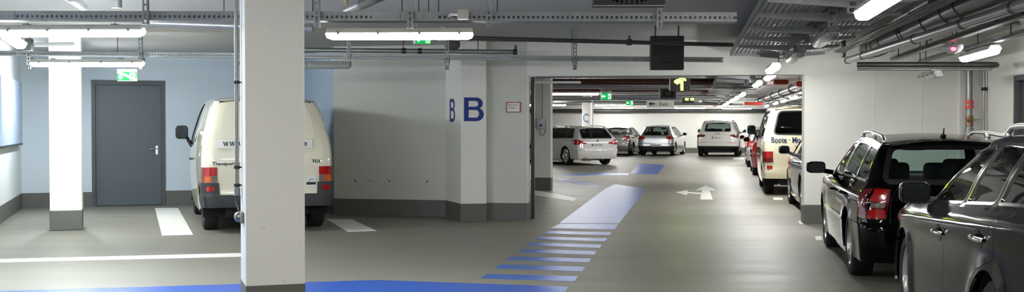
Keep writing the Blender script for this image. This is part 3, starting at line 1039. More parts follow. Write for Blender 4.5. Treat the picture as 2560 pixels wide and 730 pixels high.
ESTATE = dict(hatch(wb=2.65, H=1.42, half=.885, zb=.93, paint=PB, R=.322, orr=.94, slope=.27),
    step=.045, ra=.362, bump_r=.585, bump_low=.22, flare=.012, sill=.22,
    rear=[(.15, -.80), (.28, -.88), (.40, -.935), (.56, -.945), (.60, -.905), (.80, -.89), (.95, -.85), (1.2, -.70), (1.32, -.61), (1.45, -.56)],
    belt=[(-1.1, .955), (0, .95), (1.5, .93), (2.3, .905), (2.95, .84), (3.51, .71)],
    cant=[(-.8, 1.29), (-.5, 1.315), (.1, 1.345), (.8, 1.365), (1.2, 1.36), (1.55, 1.325)], roof_front=1.55,
    w=[(.1, .80), (.25, .85), (.45, .875), (.6, .885), (.74, .882), (.84, .865), (.93, .80), (.97, .785), (1.1, .735), (1.26, .655), (1.36, .59), (1.45, .54)],
    windows=[(-.66, -.02, -.50, .04, 'quarter'), (.05, 1.03, .11, 1.01, 'rear'), (1.14, 2.05, 1.12, 1.44, 'front')],
    yA=2.2, yB=1.10, yC=.16, handle_y=(1.24, .34), handle_z=.14, handle_mat=PB, rub=.55, rub_mat=M['chrome'],
    window_trim=M['chrome'], trim_w=.012, pillar=M['gloss_black'], glass=M['car_glass'], rear_glass=M['clear_glass'], screen_glass=M['clear_glass'],
    mirror=(2.02, 1.0, 1.0), mirror_size=(.22, .13, .14), seat_y=(1.10, .10), headrest_z=.17,
    rear_win=[(-.62, .985), (.62, .985), (.535, 1.285), (-.535, 1.285)], rear_trim=.035,
    Rr=(.26, .14), rails=(-.42, 1.30, .045), rail_mat=M['alloy'], antenna=(-.20,), spokes=9, double=True, spw=.8,
    tail=[('tail_light', M['lamp_red_dark'], 'rear', [(-.0, .63), (.165, .63), (.145, .905), (.03, .915), (0, .91)]),
          ('lamp_side', M['lamp_red_dark'], 'side', [(0, .63), (.07, .65), (.05, .90), (0, .91)]),
          ('red_lens', M['lamp_red'], 'rear', [(.01, .795), (.145, .795), (.135, .895), (.02, .895)]),
          ('reverse_lamp', M['lamp_smoke'], 'rear', [(.03, .735), (.15, .735), (.15, .775), (.03, .775)]),
          ('fog_lens', M['lamp_red'], 'rear', [(.01, .64), (.155, .64), (.155, .715), (.01, .715)])],
    rings=(0, .80, .045), plate=(0, .70, .50, .11, ''), gap_in=.20)
NEAR = dict(hatch(wb=2.65, H=1.48, half=.89, zb=1.0, paint=PG, R=.325, orr=.90, slope=.27),
    step=.04, ra=.375, rake=-.055, flare=.022, sill=.22,
    belt=[(-1.1, 1.09), (0, 1.04), (1.2, .97), (2.21, .92), (2.95, .87), (3.51, .72)],
    cant=[(-.8, 1.36), (0, 1.425), (.6, 1.432), (1.0, 1.41), (1.32, 1.365)], roof_front=1.32,
    screen=[(.88, 2.34), (1.37, 1.37), (1.5, 1.12)], cowl=2.32,
    w=[(.1, .82), (.25, .868), (.45, .884), (.62, .88), (.78, .876), (.862, .892), (.885, .884), (1.0, .778), (1.15, .715), (1.38, .585), (1.5, .52)],
    windows=[(-.48, .18, -.28, .10, 'quarter'), (.25, .93, .19, .83, 'rear'), (1.01, 1.92, .90, 1.30, 'front')],
    yA=2.17, yB=1.12, yC=-.10, handle_y=(1.25, .20), handle_z=.175, handle_mat=M['chrome'], bowl=True,
    window_trim=M['chrome'], trim_w=.011, pillar=M['gloss_black'], glass=M['car_glass'],
    mirror=(2.05, 1.005, .885), mirror_size=(.21, .13, .16), mirror_mat=M['gloss_black'],
    Rf=(.5, .5), rails=(-.45, .95, .05), rail_mat=M['alloy'], seat_y=(1.0, .0),
    rear_win=[(-.56, 1.12), (.56, 1.12), (.48, 1.34), (-.48, 1.34)], spokes=5, double=False, spw=2.0, antenna=(-.3,),
    plate=(0, .80, .52, .11, ''), gap_in=.2, tail=box_tail(.80, 1.02, .24, .05, M['lamp_red_dark']))
VWB = 2.92
VAN = dict(wb=VWB, R=.33, ra=.385, paint=PC, sill=.27, step=.06, bump_r=.53, bump_low=.36, bump_mat=M['bumper_grey'], bump_off=.02, gate_bottom=.53,
    rear=[(.2, -.66), (.36, -.76), (.50, -.77), (.56, -.75), (.95, -.745), (1.15, -.72), (1.45, -.64), (1.72, -.52), (1.86, -.43), (1.98, -.38)],
    front=[(.2, VWB + .72), (.4, VWB + .82), (.6, VWB + .84), (.84, VWB + .72)],
    screen=[(1.04, VWB + .12), (1.8, VWB - .62), (1.98, VWB - .85)],
    belt=[(-.8, 1.15), (VWB - .6, 1.13), (VWB + .05, 1.07), (VWB + .6, .92), (VWB + .84, .83)],
    cant=[(-.6, 1.80), (-.2, 1.855), (.4, 1.875), (VWB - 1.2, 1.88), (VWB - .60, 1.80)], crown=.055,
    w=[(.2, .86), (.4, .90), (.8, .92), (1.0, .918), (1.2, .905), (1.5, .835), (1.75, .755), (1.86, .70), (1.95, .66)],
    cowl=VWB + .05, roof_front=VWB - .60, hood_front=.82, hood_crown=.03,
    yA=VWB - .46, yB=VWB - 1.45, yC=VWB - 1.45, handle_y=(VWB - 1.32, 0), handle_z=.17, handle_mat=M['black_plastic'],
    windows=[(-.45, .55, -.25, .55, 'blank'), (.68, VWB - 1.60, .68, VWB - 1.58, 'blank'), (VWB - 1.38, VWB - .42, VWB - 1.36, VWB - .98, 'front')], win_bot=.06, win_top=.07,
    mirror=(2.20, 1.38, 1.05), mirror_size=(.20, .14, .22), mirror_mat=M['black_plastic'], seat_y=(1.55,), rear_blank=True, rear_mirror=False,
    rear_win=[(-.68, 1.30), (.68, 1.30), (.565, 1.785), (-.565, 1.785)], rear_win_r=.10, Rr=(.14, .11), spoiler=False, inset=.05,
    spokes=0, rim_mat=M['steel_wheel'], gap_line=False, tw=.20,
    tail=[('tail_light', M['lamp_red'], 'rear', [(0, .80), (.165, .80), (.165, .915), (0, .915)]), ('lamp_side', M['lamp_red_dark'], 'side', [(0, .70), (.07, .70), (.07, .915), (0, .915)]),
          ('indicator_lens', M['lamp_orange'], 'rear', [(0, .705), (.09, .705), (.09, .798), (0, .798)]), ('reverse_lamp', M['lamp_smoke'], 'rear', [(.092, .705), (.165, .705), (.165, .798), (.092, .798)]),
          ('bumper_corner', M['bumper_grey'], 'rear', [(0, .50), (.185, .50), (.185, .70), (0, .70)]), ('corner_side', M['bumper_grey'], 'side', [(0, .50), (.28, .50), (.08, .70), (0, .70)]),
          ('fog_lens', M['lamp_red'], 'rear', [(.02, .585), (.115, .585), (.115, .65), (.02, .65)])])
# ================================================================== SETTING
def wallmat(name, rgb, var=.03):
    return mat(name, rgb, .75, var=var, scale=.8, bump=.08, bscale=25)
W_WHITE = wallmat('wall_paint_white', (228, 227, 221))
W_COLD = wallmat('wall_paint_cold_white', (226, 233, 234))
W_BLUE = wallmat('wall_paint_light_blue', (206, 218, 227))
W_SHADE = wallmat('wall_paint_blue_shaded', (170, 187, 204))  # bay wall colour darkened to carry the shadow beside the van
W_DIM = wallmat('wall_paint_white_dimmed', (206, 206, 200))  # white wall colour lowered where these walls get less lamp light
W_COL = wallmat('column_paint', (232, 231, 226), .02)
BASE = mat('baseboard_paint', (98, 98, 93), .6, var=.06, scale=3, bump=.05)
CEIL = wallmat('ceiling_paint', (176, 175, 174))
DOORG = mat('door_paint', (84, 92, 98), .45, var=.04)
FRAMEG = mat('door_frame_paint', (74, 80, 84), .45)

def floor_material():
    m = mat('floor_coating', (124, 122, 111), .40, spec=.28, var=.05, scale=.35)
    nt = m.node_tree
    b = nt.nodes['Principled BSDF']
    tc = nt.nodes.new('ShaderNodeTexCoord')
    mp = nt.nodes.new('ShaderNodeMapping')
    mp.inputs['Scale'].default_value = (.25, 1.6, 1)
    nz = nt.nodes.new('ShaderNodeTexNoise')
    nz.inputs['Scale'].default_value = 1.4
    nz.inputs['Detail'].default_value = 5
    mr = nt.nodes.new('ShaderNodeMapRange')
    mr.inputs[1].default_value, mr.inputs[2].default_value = .35, .65
    mr.inputs[3].default_value, mr.inputs[4].default_value = .44, .50
    nt.links.new(tc.outputs['Object'], mp.inputs['Vector'])
    nt.links.new(mp.outputs[0], nz.inputs['Vector'])
    nt.links.new(nz.outputs['Fac'], mr.inputs[0])
    nt.links.new(mr.outputs[0], b.inputs['Roughness'])
    n2 = nt.nodes.new('ShaderNodeTexNoise')
    n2.inputs['Scale'].default_value = 160
    bp = nt.nodes.new('ShaderNodeBump')
    bp.inputs['Strength'].default_value = .12
    bp.inputs['Distance'].default_value = .004
    nt.links.new(tc.outputs['Object'], n2.inputs['Vector'])
    nt.links.new(n2.outputs['Fac'], bp.inputs['Height'])
    nt.links.new(bp.outputs['Normal'], b.inputs['Normal'])
    return m
FLOORM = floor_material()
H_ = 2.8
HC = H_ - .004

def unit(p0, p1):
    d = (Vector((p1[0], p1[1], 0)) - Vector((p0[0], p0[1], 0))).normalized()
    return d, Vector((-d.y, d.x, 0))
def wall(name, p0, p1, z0, z1, th, m):
    d, n = unit(p0, p1)
    a, b = Vector((p0[0], p0[1], 0)), Vector((p1[0], p1[1], 0))
    poly = [a, b, b + n * th, a + n * th]
    o = MB().prism([(p.x, p.y) for p in poly], z0, z1).build(name, m)
    return struct(o)
def baseboard(name, p0, p1, h=.27, t=.006, m=None):
    d, n = unit(p0, p1)
    a, b = Vector((p0[0], p0[1], 0)), Vector((p1[0], p1[1], 0))
    poly = [a - n * t, b - n * t, b + n * .02, a + n * .02]
    o = MB().prism([(p.x, p.y) for p in poly], 0, h).build(name, m or BASE)
    return struct(o)

flo = MB().box((5, 25.5, -.05), (44, 70, .1)).build('floor', FLOORM)
struct(flo)
cei = MB().box((5, 25.5, H_ + .02), (44, 70, .04)).build('ceiling', CEIL)
struct(cei)

dB = azv(GB)
nB = Vector((-dB.y, dB.x, 0))          # leftwards of the bay direction
fB = Vector((dB.y, -dB.x, 0))          # rightwards (along the bay walls)
dA = azv(GA)
fA = Vector((dA.y, -dA.x, 0))

# ---- left bay
cornerL = Vector((-8.82, 20.12, 0))
backR = Vector((-4.04, 21.72, 0))
def on_back(px):                        # point of the back wall seen at pixel column px
    k = (px - 1280) / F
    d = (backR - cornerL)
    t = (k * cornerL.y - cornerL.x) / (d.x - k * d.y)
    return cornerL + d * t
d0, d1 = on_back(229), on_back(413)
DH = 2.32
wall('wall_back', cornerL, d0, 0, H_, .3, W_BLUE)
w2 = wall('wall_back_behind_van', d1, backR, 0, H_, .3, W_BLUE)
wall('wall_back_over_door', d0, d1, DH, H_, .3, W_BLUE)
baseboard('baseboard_back', cornerL, d0)
baseboard('baseboard_back_behind_van', d1, backR)
wl0 = cornerL - dB * 14.5
wall('wall_left', wl0, cornerL, 0, H_, .3, W_COLD)
baseboard('baseboard_left', wl0, cornerL)
cornerM = Vector((-2.97, 18.67, 0))
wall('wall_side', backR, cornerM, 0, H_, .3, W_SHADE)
baseboard('baseboard_side', backR, cornerM)
midR = Vector((-1.08, 18.26, 0))
wall('wall_middle', cornerM, midR, 0, H_, .3, W_DIM)
baseboard('baseboard_middle', cornerM, midR)
um_, nm_ = unit(cornerM, midR)
for px_, r_ in ((888, .022), (925, .014), (973, .018), (1068, .018)):
    k_ = (px_ - 1280) / F
    d_ = midR - cornerM
    t_ = (k_ * cornerM.y - cornerM.x) / (d_.x - k_ * d_.y)
    q_ = cornerM + d_ * t_
    MB().lathe([(r_, 0), (r_ * .8, .004), (r_ * .5, .004), (0, .001)], (q_.x, q_.y, .57), -nm_, 14).build('anchor_hole', mat('anchor_grey', (128, 126, 122), .8), bpy.data.objects['wall_middle'], smooth=40)

# ---- door
du = (d1 - d0).normalized()
dn = Vector((-du.y, du.x, 0))
dw = (d1 - d0).length
door = MB()
for a, b, z0, z1 in ((0, .065, 0, DH), (dw - .065, dw, 0, DH), (.065, dw - .065, DH - .085, DH)):
    p = [d0 + du * a - dn * .02, d0 + du * b - dn * .02, d0 + du * b + dn * .12, d0 + du * a + dn * .12]
    door.prism([(q.x, q.y) for q in p], z0, z1)
dr = door.build('door_1', FRAMEG)
struct(dr, 'grey steel door in the light blue back wall left of the white van')
leaf = MB()
p = [d0 + du * .068 + dn * .05, d0 + du * (dw - .068) + dn * .05, d0 + du * (dw - .068) + dn * .1, d0 + du * .068 + dn * .1]
leaf.prism([(q.x, q.y) for q in p], .01, DH - .088)
lf = leaf.build('door_leaf', DOORG, dr, bevel=.004)
hp = d0 + du * (dw - .15) + dn * .05 + Vector((0, 0, 1.05))
hm = MB()
hm.beam(hp + Vector((0, 0, -.10)) - dn * .004, hp + Vector((0, 0, .06)) - dn * .004, .045, .008)
hm.tube([hp, hp - dn * .05, hp - dn * .055 - du * .13], .010, 10, bend=.02)
hm.build('door_handle', M['chrome'], lf, smooth=40)

# ---- B column and the wall with the passage
def column(name, label, p0, width, depth, dirf, h=H_, base=.29, bevel=.012, basemat=None):
    """p0 : front left corner, dirf : unit vector along the front (to the right)"""
    n = Vector((-dirf.y, dirf.x, 0))
    p0 = Vector((p0[0], p0[1], 0))
    q = [p0, p0 + dirf * width, p0 + dirf * width + n * depth, p0 + n * depth]
    o = MB().prism([(a.x, a.y) for a in q], 0, h).build(name, W_COL, bevel=bevel)
    struct(o, label)
    e = .003
    q = [p0 - dirf * e - n * e, p0 + dirf * (width + e) - n * e, p0 + dirf * (width + e) + n * (depth + e), p0 - dirf * e + n * (depth + e)]
    MB().prism([(a.x, a.y) for a in q], 0, base).build('painted_base', basemat or BASE, o, bevel=bevel)
    return o
BLUE_LET = mat('letter_blue', (10, 44, 128), .5, var=.06)
cb0 = Vector((-.797, 17.43, 0))
fb = Vector((1, .12, 0)).normalized()
colB = MB()
q = [cb0, cb0 + fb * .40, cb0 + fb * .40 + Vector((-.05, .75, 0)), Vector((-1.08, 18.26, 0)) + Vector((0, .1, 0)), Vector((-1.08, 18.26, 0))]
colB.prism([(a.x, a.y) for a in q], 0, H_)
colB = colB.build('concrete_column', W_COL, bevel=.008)
struct(colB, 'white column with blue letter B beside the passage')
sB = (Vector((-1.08, 18.26, 0)) - cb0)
sBu = sB.normalized()
e = .004
nf = Vector((fb.y, -fb.x, 0))
ns = Vector((-sBu.y, sBu.x, 0))
q = [cb0 + nf * e + ns * e, cb0 + fb * .403 + nf * e, cb0 + fb * .403 + Vector((-.03, .4, 0)), cb0 + Vector((-.05, .4, 0)), cb0 + sB + ns * e]
q = [cb0 + nf * e + ns * e, cb0 + fb * .403 + nf * e, cb0 + fb * .403 + Vector((-.02, .12, 0)), cb0 + sB * .98 + Vector((.05, 0, 0)), cb0 + sB * .98 + ns * e]
MB().prism([(a.x, a.y) for a in q], 0, .27).build('painted_base', BASE, colB)
lw, lh = .31, .37
outer, holes = glyph_B(lw, lh)
pB = at(1160, 303, 17.45)
t0 = (pB.x - cb0.x) / fb.x
oB = cb0 + fb * t0 + Vector((0, 0, pB.z)) + nf * .001
MB().plate(oB, fb, (0, 0, 1), outer, .002, holes).build('letter', BLUE_LET, colB)
oS = cb0 + sB * .72 + Vector((0, 0, pB.z - .01)) + ns * .001
MB().plate(oS, -sBu, (0, 0, 1), outer, .002, holes).build('letter', BLUE_LET, colB)

wp0 = cb0 + fb * .40 + Vector((-.02, .10, 0))
wp1 = Vector((.235, 17.55, 0))
sl = -.146
def pw(x): return Vector((x, 17.55 + sl * (x - .235), 0))
wpL = pw(wp0.x)
TK = .34
XR = 4.42
wall('wall_passage_left', wpL, wp1, 0, H_, TK, W_DIM)
wall('wall_passage_over', wp1, pw(XR), 2.26, H_, TK, W_WHITE)
XC = 6.96
wall('wall_passage_right', pw(XR), pw(XC), 0, H_, TK, W_WHITE)
baseboard('baseboard_passage_left', wpL, wp1)
baseboard('baseboard_passage_right', pw(XR), pw(XC), .29)
# end faces of the base paint at the jambs
for nm, x in (('baseboard_jamb_left', .235), ('baseboard_jamb_right', XR)):
    a = pw(x)
    un, nn = unit(pw(0), pw(1))
    s = 1 if x < 1 else -1
    o = MB().prism([(k.x, k.y) for k in (a - nn * .006, a + un * s * .006 - nn * .006, a + un * s * .006 + nn * TK, a + nn * TK)], 0, .27).build(nm, BASE)
    struct(o)
# gate guide rail
un, nn = unit(pw(0), pw(1))
rl = wp1 + un * .02 + nn * (TK - .02)
gr = MB()
gr.box((rl.x + .03, rl.y + .06, 1.13), (.05, .05, 2.26), math.atan2(un.y, un.x))
gr.box((rl.x + .055, rl.y + .03, 1.13), (.012, .06, 2.26), math.atan2(un.y, un.x))
tag(gr.build('gate_guide_rail', M['dark_steel']), 'dark upright gate guide rail at the left edge of the passage', 'rail')
# right side wall with its door
cr = pw(XC)
def rwp(t): return cr - dA * t
ta, tb = 1.72, 2.75
wall('wall_right_corner', cr, rwp(ta), 0, H_, .3, W_WHITE)
wall('wall_right', rwp(tb), rwp(26), 0, H_, .3, W_WHITE)
wall('wall_right_over_door', rwp(ta), rwp(tb), 2.15, H_, .3, W_WHITE)
baseboard('baseboard_right', rwp(tb), rwp(26), .29)
baseboard('baseboard_right_corner', cr, rwp(ta), .29)
a, b = rwp(ta), rwp(tb)
u_, n_ = unit(a, b)
dm = MB()
L_ = (b - a).length
for s0, s1, z0, z1 in ((0, .06, 0, 2.15), (L_ - .06, L_, 0, 2.15), (.06, L_ - .06, 2.08, 2.15)):
    p = [a + u_ * s0 - n_ * .03, a + u_ * s1 - n_ * .03, a + u_ * s1 + n_ * .1, a + u_ * s0 + n_ * .1]
    dm.prism([(q.x, q.y) for q in p], z0, z1)
d2 = dm.build('door_2', FRAMEG)
struct(d2, 'dark door at the right edge of the picture')
p = [a + u_ * .06 + n_ * .03, a + u_ * (L_ - .06) + n_ * .03, a + u_ * (L_ - .06) + n_ * .08, a + u_ * .06 + n_ * .08]
MB().prism([(q.x, q.y) for q in p], .01, 2.08).build('door_leaf', mat('dark_door_paint', (52, 50, 48), .5), d2)
# pilaster strip on the wall
pl = pw(6.62)
pil = MB().prism([(k.x, k.y) for k in (pl - nn * .05, pl + un * .10 - nn * .05, pl + un * .10 + nn * .01, pl + nn * .01)], 0, H_).build('trim_1', W_WHITE, bevel=.004)
struct(pil)
for i, px in enumerate((2184, 2302)):
    k = (px - 1280) / F
    x = k * (17.55 + sl * -.235) / (1 - k * sl)
    a = pw(x)
    o = MB().prism([(q.x, q.y) for q in (a - nn * .003, a + un * .012 - nn * .003, a + un * .012 + nn * .01, a + nn * .01)], .29, 2.6).build('trim_%d' % (i + 2), W_COL)
    struct(o)
# ---- far hall
wall('wall_far', (-12, 59.9, 0), (22, 59.9, 0), 0, H_, .3, W_WHITE)
baseboard('baseboard_far', (-12, 59.9, 0), (22, 59.9, 0), .27)
wall('wall_far_left', (-11.5, 19.5, 0), (-11.5, 59.9, 0), 0, H_, .3, W_WHITE)
wall('wall_far_right', (18.2, 59.9, 0), (12.2, 16.4, 0), 0, H_, .3, W_WHITE)
a = pw(XC) + nn * TK
wall('wall_far_near', (12.2, 16.2, 0), a - nn * .02, 0, H_, .2, W_WHITE)
# rear closing wall behind the camera
wall('wall_rear', (10, -8, 0), (-8, -8, 0), 0, H_, .3, W_WHITE)

# ---- columns
nearcol = column('concrete_column', 'white square column standing nearest, in front of the white van', (-2.0, 8.4), .442, .43, fB, bevel=.010)
column('concrete_column', 'white column left of the grey door under the lit lamps', (-6.53, 15.80), .425, .425, fB)
k = at(1335, 475, 25.8)
colP = column('concrete_column', 'white column seen through the passage with a small box', (k.x, k.y), .388, .4, un)
colC = column('concrete_column', 'far white column with blue letter C', at(1455, 300, 46.5)[:2], .36, .9, un)
tv, tf_ = text_mesh('C', .5)
k = at(1464.5, 296, 46.42)
MB().add([Vector((k.x, k.y, k.z)) + un * a_ * .72 + Vector((0, 0, b_)) for a_, b_ in tv], tf_).build('letter', mat('letter_light_blue', (70, 130, 185), .5), colC)
# pits in the near column's concrete
pit = MB()
rnd = random.Random(4)
for i in range(46):
    s_, z_ = rnd.uniform(.02, .42), rnd.choice([rnd.uniform(.1, 2.6), rnd.uniform(.1, .9)])
    r_ = rnd.uniform(.0012, .0032)
    o_ = Vector((-2.0, 8.4, z_)) + fB * s_ - Vector((-fB.y, fB.x, 0)) * .0004
    pit.lathe([(r_, 0), (r_ * .4, .0003), (0, .0003)], o_, Vector((fB.y, -fB.x, 0)), 8)
pits = pit.build('surface_pitting', mat('pit_shadow', (88, 84, 78), .9), nearcol)
pits['kind'] = 'stuff'

# ================================================================== FLOOR MARKINGS (parts of the floor)
BLUEP = mat('blue_floor_paint', (30, 80, 172), .32, spec=.5, var=.08, scale=2.5, bump=.1, bscale=150)
BLUEP2 = mat('blue_floor_paint_worn', (46, 94, 178), .33, spec=.5, var=.1, scale=4, bump=.1, bscale=150)
WHITEP = mat('white_floor_paint', (226, 225, 216), .45, var=.05, scale=5)
WHITEL = mat('white_line_paint', (236, 235, 230), .45, var=.04, scale=3)
def marking(name, pts, m, z=.002, label=None, smooth_poly=True):
    P = [fl(*p) for p in pts]
    A = sum(P[i].x * P[(i + 1) % len(P)].y - P[(i + 1) % len(P)].x * P[i].y for i in range(len(P)))
    if A < 0: P = P[::-1]
    mb = MB()
    mb.plate((0, 0, 0), (1, 0, 0), (0, 1, 0), [(p.x, p.y) for p in P], z)
    o = mb.build(name, m, flo)
    if label: o['label'] = label
    return o
marking('blue_path', [(-300, 735), (0, 728), (342, 718), (594, 710.5), (945, 700.5), (1422, 717), (1360, 800), (950, 790), (0, 840), (-300, 850)], BLUEP, .002, 'blue painted walkway band along the bottom edge')
marking('blue_path', [(1616, 472), (1537, 460.5), (1513, 472), (1398, 558), (1547, 559)], BLUEP2, .002, 'blue painted walkway leading into the passage')
marking('blue_path', [(1598, 408.8), (1662, 413), (1644, 435.6), (1575, 434.6)], BLUEP, .002, 'blue painted square beside the white estate car')
marking('blue_path', [(1400, 437), (1500, 432.6), (1572, 433.5), (1570, 437.5), (1405, 439)], BLUEP2, .002, 'thin blue strip behind the passage column')
S = [[(1217.5, 685), (1445, 691), (1436, 704), (1200, 696)], [(1250, 661), (1463.5, 667), (1455, 679), (1235, 671)], [(1279, 641), (1479, 646.5), (1471, 656.5), (1265, 650)],
     [(1305, 622.5), (1493.5, 628), (1486.5, 637.5), (1293, 631)], [(1326, 606.5), (1506, 611.5), (1499, 620), (1316, 614)], [(1348.5, 591.5), (1518, 596), (1512, 603.5), (1339, 598.5)],
     [(1370, 577), (1529, 581), (1523.5, 588.5), (1360.5, 584)], [(1398.5, 559.5), (1545, 561), (1536, 574), (1376.5, 571)]]
for q in S: marking('crossing_stripe', q, BLUEP2)
for q in ([(1456, 462), (1490, 462), (1500, 467.5), (1478, 467)], [(1427, 458), (1470, 457), (1498, 459.5), (1440, 460.8)], [(1405, 454), (1450, 452.5), (1478, 455), (1412, 456.8)], [(1395, 449), (1430, 445.5), (1437, 448), (1400, 451.3)]):
    marking('crossing_stripe', q, BLUEP2)
marking('direction_arrow', [(1763, 464), (1791, 475.2), (1773.5, 476), (1782, 499), (1750.5, 499), (1752.5, 485.5), (1719, 483), (1717, 488), (1688, 480.7), (1719, 475.5), (1719, 480), (1753.5, 482), (1755, 475), (1738, 476)], WHITEP, .002, 'white arrow painted ahead with a branch to the left')
marking('bay_line', [(0, 648), (594, 633), (700, 630), (700, 639), (594, 642), (0, 656), (-300, 665), (-300, 656)], WHITEL, .002, 'thin white line across the left bay')
marking('bay_line', [(387, 520), (445, 520), (483, 587), (405, 589)], WHITEP, .002, 'wide white bay stripe left of the white van')
marking('bay_line', [(815, 547.5), (880, 549), (942.5, 577.5), (870, 580)], WHITEP, .002, 'wide white bay stripe right of the white van')
marking('bay_line', [(1331, 476), (1360, 479), (1443, 495), (1433, 503), (1331, 487)], WHITEP, .002, 'white stripe on the floor behind the passage')
marking('bay_line', [(2037, 592), (2052, 590), (2058, 600), (2041, 601)], WHITEP)
marking('bay_line', [(1932, 494), (1955, 494), (1958, 500), (1935, 500)], WHITEP)
marking('bay_line', [(1995, 552), (2010, 552), (2012, 560), (1999, 560)], WHITEP)
marking('bay_line', [(1832, 394), (1860, 394), (1862, 399), (1834, 399)], WHITEP)
# ================================================================== LAMPS
LAMP_ON = bpy.data.materials.new('lamp_lit')
LAMP_ON.use_nodes = True
nt = LAMP_ON.node_tree
b_ = nt.nodes['Principled BSDF']
b_.inputs['Base Color'].default_value = (.9, .9, .88, 1)
b_.inputs['Roughness'].default_value = .3
b_.inputs['Emission Color'].default_value = (1.0, .995, .965, 1)
b_.inputs['Emission Strength'].default_value = 26
LAMP_COLD = LAMP_ON.copy()
LAMP_COLD.name = 'lamp_lit_cold'
LAMP_COLD.node_tree.nodes['Principled BSDF'].inputs['Emission Strength'].default_value = 46
LAMP_COLD.node_tree.nodes['Principled BSDF'].inputs['Emission Color'].default_value = (.92, .975, 1.0, 1)
LAMP_HOT = LAMP_ON.copy()
LAMP_HOT.name = 'lamp_lit_hall'
LAMP_HOT.node_tree.nodes['Principled BSDF'].inputs['Emission Strength'].default_value = 42
LAMP_OFF = mat('lamp_diffuser_grey', (150, 152, 148), .25, var=.15, scale=20, coat=.5)
HOUS = mat('lamp_housing', (196, 194, 184), .5, var=.08, scale=9)
HOUS_G = mat('lamp_housing_grey', (140, 140, 135), .5, var=.1, scale=9)
def make_lamp(L, lit, housing, cold=False):
    """linear moisture-proof lamp along local x, top at z = 0"""
    root = bpy.data.objects.new('fluorescent_lamp', None)
    COL.objects.link(root)
    def loft(prof, ends):
        mb = MB()
        n = len(prof)
        vs, k = [], 0
        for x, sc, dz in ends:
            vs += [(x, y * sc, z * (1 if dz is None else 1) + (0)) for y, z in prof]
            k += 1
        fs = [(i * n + j, i * n + (j + 1) % n, (i + 1) * n + (j + 1) % n, (i + 1) * n + j) for i in range(k - 1) for j in range(n)]
        fs += [tuple(range(n))[::-1], tuple(range((k - 1) * n, k * n))]
        return mb.add(vs, fs)
    h = L / 2
    prof = [(-.045, -.012), (.045, -.012), (.066, -.045), (.068, -.055), (-.068, -.055), (-.066, -.045)]
    loft(prof, [(-h + .035, .7, None), (-h + .01, 1, None), (h - .01, 1, None), (h - .035 + .03, .7, None)]).build('housing', housing, root, smooth=30)
    dif = [(-.062, -.057), (.062, -.057), (.060, -.075), (.050, -.098), (.030, -.110), (-.030, -.110), (-.050, -.098), (-.060, -.075)]
    mb = MB()
    n = len(dif)
    vs = []
    st = [(-h, .35), (-h + .012, .75), (-h + .05, 1), (h - .05, 1), (h - .012, .75), (h, .35)]
    for x, sc in st:
        vs += [(x, y * (1 if sc == 1 else .55 + .45 * sc), -.057 + (z + .057) * sc) for y, z in dif]
    fs = [(i * n + j, i * n + (j + 1) % n, (i + 1) * n + (j + 1) % n, (i + 1) * n + j) for i in range(5) for j in range(n)] + [tuple(range(n))[::-1], tuple(range(5 * n, 6 * n))]
    mb.add(vs, fs).build('diffuser', {0: LAMP_ON, 1: LAMP_COLD, 2: LAMP_HOT}[int(cold)] if lit else LAMP_OFF, root, smooth=40)
    for s in (-1, 1):
        for x in (-.41, -.14, .14, .41):
            MB().box((x * L, s * .069, -.054), (.022, .010, .030)).build('clip', M['galvanised'], root)
    for x in (-.3, .3):
        br = MB()
        br.box((x * L, 0, -.006), (.04, .09, .012))
        br.tube([(x * L, 0, 0), (x * L, 0, .012)], .006, 8)
        br.build('mounting_bracket', M['galvanised'], root)
    return root
PROTO = {}
def lamp(px, py, Y, az, L, lit, label, group, housing=None, cold=False, loc=None):
    """az: direction of the lamp's length seen from above (90 = across)"""
    key = (L, lit, cold)
    if key not in PROTO:
        PROTO[key] = make_lamp(L, lit, housing or (HOUS if lit else HOUS_G), cold)
        o = PROTO[key]
    else:
        o = copy_tree(PROTO[key])
    p = at(px, py, Y) if loc is None else Vector(loc)
    o.location = (p.x, p.y, p.z + .11)
    o.rotation_euler = (0, 0, math.pi / 2 - R(az))
    return tag(o, label, 'lamp', group)
G1 = 'fluorescent lamps under the front cable ducts'
lamp(999, 99, 9.69, 91, 1.27, True, 'lit tube lamp hanging right of the nearest white column', G1)
lamp(178, 92, 9.69, 91, 1.27, True, 'lit tube lamp at the top left corner, larger upper one', G1, cold=True)
lamp(218, 167, 14.86, 90, 1.50, True, 'lit tube lamp in front of the left column, lower smaller one', G1, cold=True)
lamp(737, 172, 14.86, 90, 1.50, False, 'unlit tube lamp partly behind the nearest column', G1)
lamp(0, 0, 0, GB, 1.27, True, 'lit lamp at the left edge beyond the big upper lamp, running along the wall', G1, cold=True, loc=(-4.86, 10.95, 2.28))
lamp(0, 0, 0, GB, 1.27, True, 'added lamp hidden behind the left column, brightening the back wall', G1, cold=True, loc=(-7.08, 17.9, 2.30))  # extra lamp added out of sight to brighten the door wall
G2 = 'lamps along the ribbed cable tray'
lamp(0, 0, 0, GA, 1.57, True, 'large lit tube lamp at the top edge under the ribbed cable tray', G2, loc=(2.37, 7.22, 2.24))
lamp(0, 0, 0, GA, 1.27, False, 'unlit lamp under the ribbed tray, nearer of the two', G2, loc=(2.93, 10.5, 2.26))
lamp(0, 0, 0, GA, 1.27, False, 'unlit lamp under the ribbed tray, farther of the two', G2, loc=(3.31, 13.1, 2.25))
lamp(0, 0, 0, GA, 1.27, True, 'lit lamp hanging just in front of the lintel over the passage', G2, loc=(3.66, 15.75, 2.24))
G3 = 'lamps beside the right hand pipes'
lamp(0, 0, 0, GA + 1, 1.57, True, 'lit tube lamp hanging by the right wall above the cars', G3, loc=(5.41, 13.0, 2.27))
lamp(0, 0, 0, GA + 2, 1.27, False, 'unlit lamp in front of the white wall above the black car', G3, loc=(5.56, 14.9, 2.10))
G4 = 'lamps deep in the rear hall'
